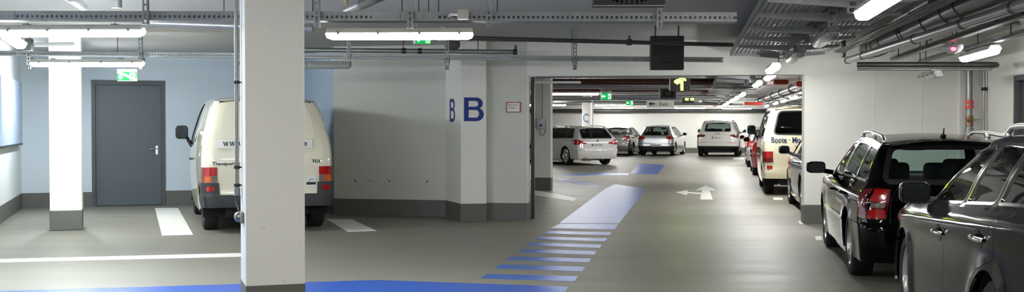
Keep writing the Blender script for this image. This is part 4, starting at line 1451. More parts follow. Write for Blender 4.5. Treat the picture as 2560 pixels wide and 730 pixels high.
for px, py, Y, lab in ((1430, 238, 32, 'wide lit lamp seen through the passage right of the box column'), (1368, 265, 46, 'small lit lamp half hidden behind the passage column'), (1533, 265, 47.5, 'lit lamp right of the far column with letter C'),
                       (1545, 271, 58, 'lowest lit lamp on the far wall, below another one'), (1725, 272, 57, 'lit lamp over the silver hatchback near the far wall'), (1842, 273, 58, 'lit lamp over the white off-roader near the far wall')):
    lamp(px, py, Y, 90, 1.53, True, lab, G4, cold=2)
for (x, y), lab in zip(((4.55, 19.8), (5.12, 23.4)), ('bright lamp below the tray right behind the lintel', 'second bright lamp below the tray behind the lintel')):
    lamp(0, 0, 0, GA, 1.53, True, lab, G4, cold=2, loc=(x, y, 2.30))
for y, nth in ((30.5, 'nearest'), (34.5, 'second'), (38.5, 'middle'), (42.5, 'fourth'), (46.5, 'farthest')):
    lamp(0, 0, 0, GA, 1.53, True, nth + ' lamp of the receding lit row beside the far cable tray', 'receding lit row in the rear hall', loc=(6.17 + (y - 29.9) * .1586, y, 2.27), cold=2)
for y, nth in ((35, 'nearest'), (39.5, 'second'), (44, 'third'), (50.5, 'farthest')):
    lamp(0, 0, 0, GA, 1.27, True, nth + ' small end-on lamp above the roof of the rear cream van', 'end-on lamps above the rear van', loc=(8.8 + (y - 35) * .172, y, 2.30), cold=2)
# extra lamps added out of view around the camera to light the foreground
for i, (x, y) in enumerate(((-2.4, 5.0), (1.2, 2.6), (-3.4, -2.5), (2.2, -3.2))):
    lamp(0, 0, 0, 90, 1.57, True, 'added lamp out of view near the viewer, lighting the foreground', 'added lamps out of view near the viewer', loc=(x, y, 2.32))
lamp(0, 0, 0, 90, 1.53, True, 'added unseen lamp in the rear hall left of the passage', G4, loc=(-3.5, 30, 2.32), cold=2)  # this lamp and the next are added out of sight for more light
lamp(0, 0, 0, 90, 1.53, True, 'added unseen lamp in the far left corner of the rear hall', G4, loc=(-5, 45, 2.32), cold=2)

# ================================================================== CABLE DUCTS
def frame_T(p0, p1):
    p0, p1 = Vector(p0), Vector(p1)
    x = (p1 - p0).normalized()
    y = Vector((0, 0, 1)).cross(x).normalized()
    z = x.cross(y)
    T = Matrix((x, y, z)).transposed().to_4x4()
    T.translation = p0
    return T, (p1 - p0).length
def perforated(mb, L, h, y, pitch, sw, sh, zc, t=.003):
    """side wall of a duct in the plane y with a row of slots centred at height zc"""
    z0, z1 = zc - sh / 2, zc + sh / 2
    mb.box((L / 2, y, (z1 + h) / 2), (L, t, h - z1))
    mb.box((L / 2, y, z0 / 2), (L, t, z0))
    n = int(L / pitch)
    for i in range(n + 1):
        a = max(0, i * pitch - (pitch - sw) / 2)
        b = min(L, i * pitch + (pitch - sw) / 2)
        if b > a: mb.box(((a + b) / 2, y, zc), (b - a, t, sh))
    return mb
def hanger_mesh(p, z0, z1, az, w=.05, d=.03):
    T = Matrix.Translation((p[0], p[1], 0)) @ Matrix.Rotation(-R(az), 4, 'Z')
    mb = MB(T)
    t = .004
    for s in (-1, 1):
        mb.box((s * (w / 2 - t / 2), d / 2, (z0 + z1) / 2), (t, d, z1 - z0))
        mb.box((s * (w / 2 - .008), 0, (z0 + z1) / 2), (.016, t, z1 - z0))
    n = max(1, int((z1 - z0) / .05))
    st = (z1 - z0) / n
    for i in range(n + 1):
        a, b = max(z0, z0 + i * st - .009), min(z1, z0 + i * st + .009)
        mb.box((0, 0, (a + b) / 2), (w - .03, t, b - a))
    return mb
def duct(name, label, p0, p1, W, h, pitch, hangers=(), group='cable ducts under the ceiling', m=None, joints=(), slot=(.020, .022), rods=()):
    T, L = frame_T(p0, p1)
    m = m or M['galvanised']
    mb = MB(T)
    perforated(mb, L, h, 0, pitch, slot[0], slot[1], h * .42)
    mb.box((L / 2, W, h / 2), (L, .003, h))
    mb.box((L / 2, W / 2, .0015), (L, W, .003))
    mb.box((L / 2, .008, h), (L, .018, .003))
    mb.box((L / 2, W - .008, h), (L, .018, .003))
    o = mb.build(name, m)
    tag(o, label, 'cable duct', group)
    az = math.degrees(math.atan2((Vector(p1) - Vector(p0)).y, (Vector(p1) - Vector(p0)).x))
    for px, zlo, zhi, dy in hangers:
        k = (px - 1280) / F
        a, d = Vector(p0), Vector(p1) - Vector(p0)
        t = (k * a.y - a.x) / (d.x - k * d.y)
        q = a + d * t
        hanger_mesh((q.x, q.y + dy), zlo, zhi, -az).build('hanger', M['galvanised'], o)
    for px0, px1 in joints:
        k0, k1 = (px0 - 1280) / F, (px1 - 1280) / F
        a, d = Vector(p0), Vector(p1) - Vector(p0)
        s0, s1 = [((k * a.y - a.x) / (d.x - k * d.y)) * L for k in (k0, k1)]
        jm = MB(T)
        jm.box(((s0 + s1) / 2, -.004, h * .48), (s1 - s0, .004, h * .92))
        for i in range(4):
            jm.lathe([(0, .006), (.006, .006), (.007, 0)], (s0 + (s1 - s0) * (i + .5) / 4, -.006, h * .42), (0, -1, 0), 8)
        jm.build('joint_plate', M['galvanised'], o)
    for px in rods:
        k = (px - 1280) / F
        a, d = Vector(p0), Vector(p1) - Vector(p0)
        t = (k * a.y - a.x) / (d.x - k * d.y)
        q = a + d * t
        MB().tube([(q.x, q.y + W * .5, q.z + h * .5), (q.x, q.y + W * .5, HC)], .005, 6).build('rod', M['dark_steel'], o)
    return o
Y1, Y2 = 9.6, 15.0
duct('cable_duct', 'slotted cable duct above the nearest column, larger front one', at(-60, 50, Y1), at(1842, 54, Y1), .20, .078, .042,
     hangers=((371, 2.355, HC, -.06), (796, 2.325, HC, -.06), (1027, 2.32, HC, -.06), (1223, 2.325, HC, -.06), (1646, 2.325, HC, -.06)), joints=((930, 1000), (1002, 1095), (0, 40)),
     rods=(778, 1003, 1045, 1070, 1095, 1243))
duct('cable_duct', 'slotted cable duct crossing below the letter B column top, rear one', at(-60, 138, Y2), at(1808, 155, Y2), .10, .062, .034,
     hangers=((75, 2.30, HC, -.03), (354, 2.26, HC, -.03), (873, 2.27, HC, -.03), (1118, 2.25, HC, -.03), (1437, 2.25, HC, -.03)), joints=((340, 368), (860, 890), (1105, 1135), (1247, 1282), (1318, 1348)),
     slot=(.015, .018), rods=(292, 1430))
for px in (1118, 1437, 354, 75):
    k = at(px, 155, Y2 + .02)
    o = MB().rbox((k.x, k.y, 2.37), (.07, .09, .05), .01)
    for s in (-1, 1):
        o.tube([(k.x + .02 * s, k.y, 2.345), (k.x + .012 * s, k.y - .02, 2.24)], .012, 8)
    o.build('cable_clamp', M['dark_steel'], bpy.data.objects['cable_duct.001'], smooth=40)
# ducts and pipes across the rear hall
for i, (Y, px0, px1, lab) in enumerate(((22, 1340, 1765, 'nearest'), (28, 1345, 1755, 'second'), (34, 1350, 1750, 'third'), (40, 1350, 1752, 'fourth'), (46.3, 1350, 1748, 'fifth'), (52.6, 1350, 1860, 'last'))):
    a, b = at(px0, 200, Y), at(px1, 200, Y)
    a.z = b.z = 2.42
    names = {'nearest': 'cable duct right behind the lintel above the passage column', 'second': 'cable duct behind the black sign with yellow arrow', 'third': 'cable duct above the wide lamp of the rear hall', 'fourth': 'cable duct before the white exit board', 'fifth': 'cable duct above the column with letter C', 'last': 'cable duct along the far white wall'}
    duct('cable_duct', names[lab], a, b, .12, .075, .12, group='cable ducts of the rear hall', slot=(.05, .022), rods=(1480, 1600, 1720))

# ---- big ribbed cable tray
def trayX(Y): return 2.125 + .1574 * (Y - 9.54)
def cable_tray(label, Ya, Yb, consoles, z=2.53, wid=(.60, .76, 1.26)):
    pa, pb = Vector((trayX(Ya), Ya, z)), Vector((trayX(Yb), Yb, z))
    T, L = frame_T(pa, pb)
    # local y points left of travel; trays extend to the right = -y
    root = bpy.data.objects.new('cable_tray', None)
    COL.objects.link(root)
    tag(root, label, 'cable tray', 'ribbed cable trays along the lane')
    for y0, y1 in ((0, wid[0]), (wid[1], wid[2])):
        mb = MB(T)
        n = int((y1 - y0) / .05) * 2
        prof = []
        for i in range(n + 1):
            y = y0 + (y1 - y0) * i / n
            prof.append((-(y - .008), 0 if i % 2 else .014))
            prof.append((-(y + .008), 0 if i % 2 else .014))
        t = .002
        vs = [(x, a, b + c) for c in (0, t) for x in (0, L) for a, b in prof]
        m_ = len(prof)
        fs = [(i, i + 1, m_ + i + 1, m_ + i) for i in range(m_ - 1)] + [(2 * m_ + i, 3 * m_ + i, 3 * m_ + i + 1, 2 * m_ + i + 1) for i in range(m_ - 1)]
        mb.add(vs, fs)
        for y in (y0, y1):
            mb.box((L / 2, -y, .035), (L, .003, .07))
        mb.build('tray_channel', M['galvanised'], root)
    for Yc in consoles:
        s = (Yc - Ya) / math.cos(R(8.95))
        cm = MB(T)
        hub = (wid[0] + wid[1]) / 2
        for ya_, yb_, h0, h1 in ((hub - .03, .02, .085, .03), (hub + .03, wid[2] + .02, .085, .03)):
            vs = []
            for y, hh in ((ya_, h0), (yb_, h1)):
                vs += [(s - .02, -y, -.005), (s + .02, -y, -.005), (s + .02, -y, -.005 - hh), (s - .02, -y, -.005 - hh)]
            cm.add(vs, [(0, 1, 2, 3), (7, 6, 5, 4), (4, 5, 1, 0), (5, 6, 2, 1), (6, 7, 3, 2), (7, 4, 0, 3)])
        cm.build('bracket', M['galvanised'], root)
        q = T @ Vector((s - .03, -hub, 0))
        hanger_mesh((q.x, q.y), z - .14, HC, 9, .085, .05).build('hanger', M['galvanised'], root)
    return root
cable_tray('wide ribbed cable tray under the ceiling in front of the passage', 5.0, 16.85, (6.3, 7.7, 9.1, 10.35, 11.75, 13.1, 14.5, 16.0))
cable_tray('ribbed cable tray continuing through the rear hall', 17.75, 52, tuple(np.arange(19, 52, 2.2)))
# bundle of dark cables on the tray's right edge
cm = MB()
for k in range(5):
    cm.tube([(trayX(Y) + 1.36 + .03 * k + .003 * math.sin(Y * 3 + k), Y - .17, 2.50 + .006 * math.sin(Y * 2.1 + k * 2)) for Y in np.arange(5.2, 15.9, .45)], .014, 6)
tag(cm.build('cable_bundle', M['black_plastic'], smooth=60), 'bundle of dark cables along the right edge of the front cable tray', 'cable')

# ================================================================== PIPES
PG_ = 'pipes under the ceiling on the right'
def pipe(name, label, pts, r, m, group=None, collars=(), bend=.12, cat='pipe', rods=(), cr=1.25):
    o = MB().tube(pts, r, 20, bend=bend).build(name, m, smooth=50)
    tag(o, label, cat, group)
    for c, d in collars:
        d = Vector(d).normalized()
        c = Vector(c)
        MB().lathe([(r * .9, -.03), (r * cr, -.03), (r * cr, .03), (r * .9, .03)], c, d, 20).build('collar', M['dark_steel'] if m is not M['pipe_dark'] else M['pipe_dark'], o, smooth=40)
    for c in rods:
        c = Vector(c)
        MB().tube([c, (c.x, c.y, HC)], .006, 6).build('hanger_rod', M['dark_steel'], o)
    return o
def A_line(px0, py0, px1, py1, z): return hz(px0, py0, z), hz(px1, py1, z)
# large dark pipe
a = Vector((5.19, 16.2, 2.60)); d = azv(10.1); d.normalize()
def bp(t, dz=0): return a - d * t + Vector((0, 0, dz))
big = pipe('drain_pipe', 'thick dark drain pipe running along the lane at upper right', [bp(-.2), bp(12)], .142, M['pipe_dark'], PG_, collars=((bp(.9), d), (bp(1.6), d), (bp(3.1), d), (bp(4.6), d), (bp(6.2), d)), rods=(), cr=1.07)
for t in (1.6, 4.6):
    o = MB().tube([bp(t, .05), bp(t, .195)], .055, 16).build('branch', M['pipe_dark'], big, smooth=50)
for t in (.5, 3.3, 5.6):
    hm = MB().box((*bp(t, .22)[:2], 2.6 + .15), (.07, .05, .09), -R(10.1))
    hm.lathe([(.142, -.02), (.152, -.02), (.152, .02), (.142, .02)], bp(t), d, 20)
    hm.build('hanger', M['pipe_dark'], big)
a2 = hz(2324, 86, 2.40); b2 = hz(2556, 12, 2.40)
d2_ = (a2 - b2).normalized()
def sp(t): return a2 + d2_ * t
pipe('drain_pipe', 'light grey pipe running below the thick dark pipe', [sp(4.6), sp(-6)], .048, M['pipe_steel'], PG_, collars=((sp(4.5), d2_), (sp(3.4), d2_), (sp(.6), d2_), (sp(-1.2), d2_), (sp(-2.6), d2_)), cr=1.12)
# swan neck from the tray down to the pipe end
k = sp(4.62)
pipe('water_pipe', 'thin pipe dropping to the end of the light grey pipe', [Vector((k.x - .08, k.y - .1, HC)), Vector((k.x - .08, k.y - .1, 2.45)), k + Vector((-.06, -.05, .115))], .03, M['pipe_dark'], PG_)
# two slotted ducts hanging on the right
for lab, q0, q1 in (('slim cable duct above the lit right lamp, upper one', (2226, 152), (2585, 30)), ('slim cable duct carrying the lit right lamp, lower one', (2295, 158), (2600, 73))):
    p0_, p1_ = hz(*q0, 2.40), hz(*q1, 2.40)
    o = duct('cable_duct', lab, p0_, p1_, .07, .05, .05, group='slim cable ducts on the right', slot=(.03, .016))
    for t in (.12, .4, .62, .85):
        q = p0_.lerp(p1_, t)
        MB().tube([(q.x - .03, q.y, q.z + .02), (q.x - .03, q.y, HC)], .006, 6).build('rod', M['dark_steel'], o)
# transverse pipes in front of the right wall
yw = lambda px: (17.55 + .146 * .235) / (1 + .146 * (px - 1280) / F)
def wp(px, py, off):
    return at(px, py, yw(px) - off)
tq0, tq1 = at(2142, 161.5, 14.85), at(2497, 161.5, 14.63)
pipe('water_pipe', 'thick pipe crossing the right wall with an elbow at its end', [tq0, tq1, tq1 + Vector((.0, .0, 0)) + dA * .42], .036, M['pipe_dark'], PG_, bend=.14, rods=(at(2300, 161, 14.76),))
pipe('water_pipe', 'thin pipe crossing the right wall below the thicker one', [at(2142, 173, 14.85), at(2480, 173, 14.64)], .018, M['pipe_steel'], PG_)
for (px0, py0, px1, py1, r_, lab) in ((2155, 97, 2330, 97, .025, 'short pipe crossing above the drain pipes'), (2440, 56, 2548, 60, .035, 'short dark pipe at the right edge under the ceiling')):
    pipe('water_pipe', lab, [at(px0, py0, 16.45 if r_ == .025 else 12.6), at(px1, py1, 16.3 if r_ == .025 else 12.6)], r_, M['pipe_dark'], PG_)
# standpipe with red bands and valve
s0 = wp(2424, 180, .12); s1 = wp(2420, 400, .12)
st = pipe('standpipe', 'upright grey standpipe with red bands before the right wall', [Vector((s0.x, s0.y, 2.34)), Vector((s0.x, s0.y, .3))], .042, M['pipe_steel'], None)
for z0_, z1_ in ((250, 260), (262, 272)):
    za, zb_ = at(2424, z0_, s0.y).z, at(2424, z1_, s0.y).z
    MB().lathe([(.042, za), (.056, za), (.056, zb_), (.042, zb_)], (s0.x, s0.y, 0), (0, 0, 1), 20).build('red_band', mat('red_band', (225, 95, 90), .5), st, smooth=40)
vz = at(2424, 300, s0.y).z
vm = MB().lathe([(.03, -.07), (.052, -.07), (.056, -.02), (.045, 0), (.056, .03), (.052, .09), (.03, .09)], (s0.x, s0.y, vz - .02), (0, 0, 1), 18)
vm.tube([(s0.x, s0.y, vz), (s0.x + .05, s0.y - .06, vz)], .018, 10)
vm.build('valve', mat('brass', (150, 118, 92), .4, metal=.8), st, smooth=40)
MB().rbox((s0.x + .08, s0.y - .07, vz + .005), (.12, .018, .014), .004).build('valve_lever', mat('lever_yellow', (170, 160, 60), .5), st)
vm = MB().lathe([(.044, -.05), (.06, -.05), (.06, .05), (.044, .05)], (s0.x, s0.y, vz - .17), (0, 0, 1), 18).build('coupling', M['pipe_steel'], st, smooth=40)
q = rwp(.28) - Vector((fA.x, fA.y, 0)) * .05
cp = pipe('conduit', 'thin upright conduit on the right side wall', [Vector((q.x, q.y, 2.35)), Vector((q.x, q.y, .4))], .016, M['pipe_steel'], None)
MB().rbox((q.x, q.y, 2.02), (.07, .07, .05), .01).build('clamp', M['black_plastic'], cp)

# thin pipe crossing in front of the lintel, with clamps
pa_, pb_ = at(1150, 94.5, 13.6), at(1832, 112.4, 14.31)
tp = pipe('water_pipe', 'thin steel pipe crossing in front of the square black sign', [pa_, pb_], .026, M['pipe_dark'], 'thin pipes in the middle')
for px, dz in ((1565, 1), ):
    q = pa_.lerp(pb_, (px - 1150) / 682)
    c_ = MB().lathe([(.026, -.03), (.04, -.03), (.04, .03), (.026, .03)], q, pb_ - pa_, 16)
    c_.tube([q, q + Vector((0, 0, .085))], .016, 10)
    c_.build('tee_fitting', M['pipe_dark'], tp, smooth=40)
Y3 = 16.6
p3 = pipe('water_pipe', 'grey pipe ending right of the letter B column', [at(700, 124, Y3), at(1293, 130, Y3)], .034, M['pipe_steel'], 'thin pipes in the middle',
          collars=((at(1010, 127, Y3), (1, 0, 0)), (at(1050, 127.5, Y3), (1, 0, 0)), (at(1288, 130, Y3), (1, 0, 0))))
q = at(1288, 130, Y3)
MB().tube([q, q + Vector((.01, 0, .10))], .018, 10).build('valve', M['dark_steel'], p3, smooth=40)
for px in (1195, 1008):
    q = at(px, 129, Y3)
    MB().tube([q, (q.x, q.y, HC)], .007, 6).build('rod', M['dark_steel'], p3)
q = at(1131, 111, 16.3)
rs = MB()
ellipsoid(rs, (q.x, q.y, q.z), (.23, .20, .17), 20, 12, .8)
rs.tube([q, (q.x, q.y, HC)], .035, 12)
tag(rs.build('siren', mat('siren_grey', (82, 82, 80), .6), smooth=50), 'round dark grey siren hanging before the letter B column', 'siren')
# slanting pipe stubs at the top edge
sp1 = pipe('pipe_stub', 'slanting pipe stub with dark end at the top edge', [hz(868, 27, 2.62), hz(905, 11, 2.62)], .045, M['pipe_steel'], 'pipe stubs at the top edge')
MB().tube([hz(905, 11, 2.62), hz(990, -28, 2.62)], .047, 18).build('dark_sleeve', M['pipe_dark'], sp1, smooth=50)
q = hz(866, 27, 2.62)
v_ = MB().tube([q + Vector((-.04, 0, -.01)), q + Vector((0, 0, 0)), q + Vector((0, 0, .09))], .014, 10)
v_.lathe([(0, 0), (.03, 0), (.03, .015), (0, .015)], q + Vector((0, 0, .09)), (0, 0, 1), 12)
v_.build('valve', mat('brass_dull', (160, 145, 110), .4, metal=.7), sp1, smooth=40)
pipe('pipe_stub', 'short white pipe stub above the left lamp at the top edge', [hz(208, 16, 2.62), hz(160, -14, 2.62)], .04, M['plate_white'], 'pipe stubs at the top edge')
pipe('pipe_stub', 'upright pipe stub at the top edge left of the hanger', [at(292, 20, 11.2), (at(292, 20, 11.2).x, 11.2, HC)], .05, M['pipe_steel'], 'pipe stubs at the top edge')
# pipes near the left trunking
pipe('conduit', 'grey conduit passing behind the nearest column under the ceiling', [at(372, 57, 11.5), at(782, 72, 11.5)], .04, M['pipe_steel'], 'conduits at the left', rods=(at(560, 64, 11.5),))
pipe('conduit', 'white conduit left of the second left hanger', [at(88, 112, 14.6), at(185, 110, 14.6)], .026, M['plate_white'], 'conduits at the left')
bx = at(68, 112, 14.6)
tag(MB().rbox((bx.x, bx.y, bx.z), (.14, .09, .16), .012).build('junction_box', M['galvanised_dull'], smooth=40), 'grey junction box above the left column lamp', 'box')
bx = at(1158, 36, 9.52)
jb = tag(MB().rbox((bx.x, bx.y, bx.z), (.098, .05, .09), .012).build('junction_box', mat('junction_box_plastic', (186, 184, 172), .5), smooth=40), 'beige junction box on the front cable duct', 'box')
MB().tube([(bx.x - .05, bx.y, bx.z), (bx.x - .11, bx.y, bx.z), (bx.x - .12, bx.y, bx.z - .02)], .012, 10).build('cable_gland', M['plate_white'], jb, smooth=50)

# rear hall pipes
for (Y, z, r_, m_, px0, px1, lab) in ((28.8, 2.60, .085, M['pipe_brown'], 1330, 1815, 'thick brown red pipe across the rear hall'), (25.5, 2.66, .03, M['pipe_steel'], 1330, 1800, 'thin pale pipe above the brown red one'),
                                      (36, 2.58, .07, M['pipe_brown'], 1340, 1775, 'second brown red pipe farther back'), (31, 2.50, .04, M['pipe_steel'], 1500, 1780, 'grey pipe below the brown red pipe'),
                                      (37.5, 2.44, .05, M['pipe_steel'], 1520, 1790, 'grey pipe above the exit board'), (43, 2.50, .05, M['galvanised_dull'], 1340, 1800, 'dull pipe deep in the rear hall'), (49, 2.42, .05, M['galvanised_dull'], 1340, 1830, 'farthest dull pipe before the far wall')):
    pipe('ceiling_pipe', lab, [Vector(((px0 - 1280) / F * Y, Y, z)), Vector(((px1 - 1280) / F * Y, Y, z))], r_, m_, 'pipes across the rear hall', rods=(Vector(((1650 - 1280) / F * Y, Y, z)), Vector(((1430 - 1280) / F * Y, Y, z))))
pipe('ceiling_pipe', 'dark band of pipe along the far wall', [(-6, 59.5, 2.24), (16, 59.5, 2.24)], .10, M['pipe_dark'], 'pipes across the rear hall')
for (x0, r_, z, m_, lab) in ((6.1, .09, 2.58, M['pipe_steel'], 'grey pipe running away right of the rear tray'), (6.55, .06, 2.53, M['galvanised'], 'thin bright pipe running away right of the rear tray'), (7.3, .10, 2.57, M['pipe_steel'], 'thick pale pipe above the rear cream van'), (8.2, .05, 2.52, M['galvanised'], 'slim pipe above the roof of the rear van')):
    pipe('ceiling_pipe', lab, [Vector((x0, 19.5, z)), Vector((x0 + .162 * 33, 52.5, z))], r_, m_, 'pipes running away in the rear hall',
         collars=[((x0 + .162 * t, 19.5 + t, z), (.162, 1, 0)) for t in range(2, 32, 4)], cr=1.35)
for (px0, px1, py, Y, lab) in ((1990, 2010, 210, 26, 'red pipe piece at the upper right of the rear hall'), (1860, 1892, 259, 44, 'red pipe piece before the far wall'), (1935, 1955, 205, 28, 'dark red pipe above the rear van')):
    pipe('sprinkler_pipe', lab, [at(px0, py, Y), at(px1 + 15, py, Y)], .06, M['pipe_red'], 'red pipes in the rear hall', rods=(at(px0 + 8, py, Y),))
pipe('conduit', 'white conduit across the top of the passage', [at(1338, 206, 18.4), at(1452, 206, 18.4)], .022, M['plate_white'], None, rods=(at(1440, 206, 18.4),))

# fittings on the passage column
k0 = at(1352, 308, 25.77)
sb = MB().rbox((k0.x, k0.y - .04, k0.z), (.19, .08, .24), .012)
sb = tag(sb.build('switch_box', mat('switch_box_grey', (196, 198, 196), .5), smooth=40), 'small light grey box with cable loop on the passage column', 'box')
MB().tube([(k0.x + .05, k0.y - .05, k0.z + .12), (k0.x + .05, k0.y - .05, 2.78)], .014, 8).build('conduit', M['pipe_steel'], sb)
MB().tube([(k0.x - .03, k0.y - .05, k0.z - .12), (k0.x - .02, k0.y - .06, k0.z - .26), (k0.x + .07, k0.y - .06, k0.z - .28), (k0.x + .11, k0.y - .05, k0.z - .16), (k0.x + .10, k0.y - .05, k0.z + .1)], .009, 8, bend=.05).build('cable_loop', M['galvanised_dull'], sb, smooth=50)
MB().rbox((k0.x, k0.y - .082, k0.z - .05), (.08, .006, .05), .002).build('label_plate', M['plate_blue'], sb)
k1 = at(1481, 285, 46.0)
pipe('conduit', 'upright pipe on the far column with letter C', [Vector((k1.x, k1.y, 2.5)), Vector((k1.x, k1.y, 1.5)), Vector((k1.x - .12, k1.y, 1.45))], .03, M['plate_white'], None, bend=.08)

# conduit, box on the near column's left face
nl = -fB
q0 = Vector((-2.0, 8.4, 0)) + Vector((-fB.y, fB.x, 0)) * .33 + nl * .035
cd = pipe('conduit', 'upright steel conduit on the left side of the nearest column', [Vector((q0.x, q0.y, H_ - .01)), Vector((q0.x, q0.y, .97))], .015, M['pipe_steel'], None)
for z_ in (2.72, 1.83, 1.17, 1.03):
    c_ = MB().lathe([(.015, -.012), (.024, -.012), (.024, .012), (.015, .012)], (q0.x, q0.y, z_), (0, 0, 1), 12)
    c_.beam((q0.x, q0.y, z_), Vector((q0.x, q0.y, z_)) - nl * .034, .012, .012)
    c_.build('clamp', M['dark_steel'], cd)
MB().lathe([(.016, 0), (.024, 0), (.024, .06), (.016, .06)], (q0.x, q0.y, .95), (0, 0, 1), 14).build('end_fitting', M['pipe_steel'], cd, smooth=40)
q1 = Vector((-2.0, 8.4, 0)) + Vector((-fB.y, fB.x, 0)) * .21
MB().tube([(q0.x, q0.y, .96), (q0.x + .0, q0.y - .03, .90), (q1.x + nl.x * .03, q1.y + nl.y * .03, .84)], .008, 8).build('cable', M['dark_steel'], cd, smooth=50)
sk = MB().rbox(q1 + nl * .012 + Vector((0, 0, .79)), (.024, .16, .085), .006, 2, Matrix.Rotation(-R(GB), 4, 'Z'))
sk = tag(sk.build('wall_socket', M['galvanised'], smooth=40), 'metal socket with round dome on the left side of the nearest column', 'socket')
MB().lathe([(.042, .0), (.040, .02), (.03, .036), (.014, .044), (0, .046)], q1 + nl * .02 + Vector((-fB.y, fB.x, 0)) * .04 + Vector((0, 0, .79)), nl, 18).build('dome', M['pipe_steel'], sk, smooth=60)
# ================================================================== SIGNS
EXITG = bpy.data.materials.new('exit_sign_green')
EXITG.use_nodes = True
EXITG.node_tree.nodes['Principled BSDF'].inputs['Base Color'].default_value = lin((0, 92, 30))
EXITG.node_tree.nodes['Principled BSDF'].inputs['Specular IOR Level'].default_value = .1
EXITG.node_tree.nodes['Principled BSDF'].inputs['Emission Color'].default_value = lin((20, 190, 90))
EXITG.node_tree.nodes['Principled BSDF'].inputs['Emission Strength'].default_value = .30
SIGNW = mat('sign_white', (238, 240, 238), .4, emit=(235, 240, 236), estr=.35)
def exit_sign(label, px, py, Y, w, h, rz=0.0, strip=False, rod=None, flip=False):
    p = at(px, py, Y)
    s = thing('exit_sign', label, 'exit sign', p, rz, 'green emergency exit signs')
    MB().rbox((0, .02, h * .12), (w, .05, h * 1.25), .008).build('sign_case', HOUS, s, smooth=40)
    f = MB().rbox((0, -.009, 0), (w * .97, .008, h * .9), .003).build('sign_panel', EXITG, s)
    g = MB()
    k = -1 if flip else 1
    e, n, o = Vector((1, 0, 0)), Vector((0, 0, 1)), Vector((0, -.0135, 0))
    # arrow down, running figure and doorway
    ar = [(-.33, -.36), (-.19, -.08), (-.27, -.08), (-.27, .34), (-.39, .34), (-.39, -.08), (-.47, -.08)] if not flip else [(-.46, .0), (-.32, .30), (-.32, .10), (-.08, .10), (-.08, -.10), (-.32, -.10), (-.32, -.30)]
    MB().plate(o, e, n, [(x * w * .95, z * h) for x, z in ar][::-1], -.001).build('arrow', SIGNW, f)
    g.plate(o, e, n, [(.14 * w, -.36 * h), (.42 * w, -.36 * h), (.42 * w, .36 * h), (.14 * w, .36 * h)], -.001)
    g.build('doorway', SIGNW, f)
    r = MB()
    o2 = o + Vector((0, -.0015, 0))
    r.plate(o2, e, n, [((.27 + .035 * math.cos(t)) * w, (.24 + .07 * math.sin(t)) * h) for t in np.linspace(0, 6.28, 12)[:-1]], -.001)
    r.plate(o2, e, n, [(.22 * w, .14 * h), (.30 * w, .15 * h), (.36 * w, .0), (.33 * w, -.03 * h), (.30 * w, .04 * h), (.29 * w, -.08 * h), (.36 * w, -.2 * h), (.34 * w, -.32 * h), (.30 * w, -.31 * h), (.31 * w, -.2 * h), (.25 * w, -.13 * h), (.22 * w, -.30 * h), (.15 * w, -.30 * h), (.15 * w, -.25 * h), (.19 * w, -.24 * h), (.2 * w, -.05 * h), (.21 * w, .05 * h), (.17 * w, -.02 * h), (.15 * w, .0)][::-1], -.001)
    r.build('running_figure', EXITG, f)
    if strip:
        a_, b_ = Vector((-.46 * w, -.0165, .45 * h)), Vector((.49 * w, -.0165, -.40 * h))
        st_ = MB()
        nn_ = Vector((.2, 0, .3)).normalized() * h * .12
        st_.add([a_ + nn_, a_ - nn_, b_ - nn_, b_ + nn_] + [q + Vector((0, -.002, 0)) for q in (a_ + nn_, a_ - nn_, b_ - nn_, b_ + nn_)], [(0, 1, 2, 3), (7, 6, 5, 4), (0, 4, 5, 1), (1, 5, 6, 2), (2, 6, 7, 3), (3, 7, 4, 0)])
        st_.build('white_tape', SIGNW, s)
    if rod:
        for x in (-.3, .3):
            MB().tube([(x * w, .02, h * .7), (x * w, .02, rod - p.z)], .006, 8).build('rod', M['galvanised'], s)
    return s
exit_sign('green exit sign with white tape across, above the grey door', 318, 190.5, 15.4, .275, .135, 0, True, rod=2.27)
exit_sign('green exit sign peeping out below the lamp right of the nearest column', 1057, 97, 13.2, .22, .13, R(38), rod=HC)
exit_sign('green exit sign beside the wide lamp in the rear hall', 1516, 241, 31.4, .30, .20, 0, rod=2.5, flip=True)
exit_sign('smallest green exit sign near the white exit board', 1574, 257.5, 44.5, .30, .20, 0, rod=2.5, flip=True)

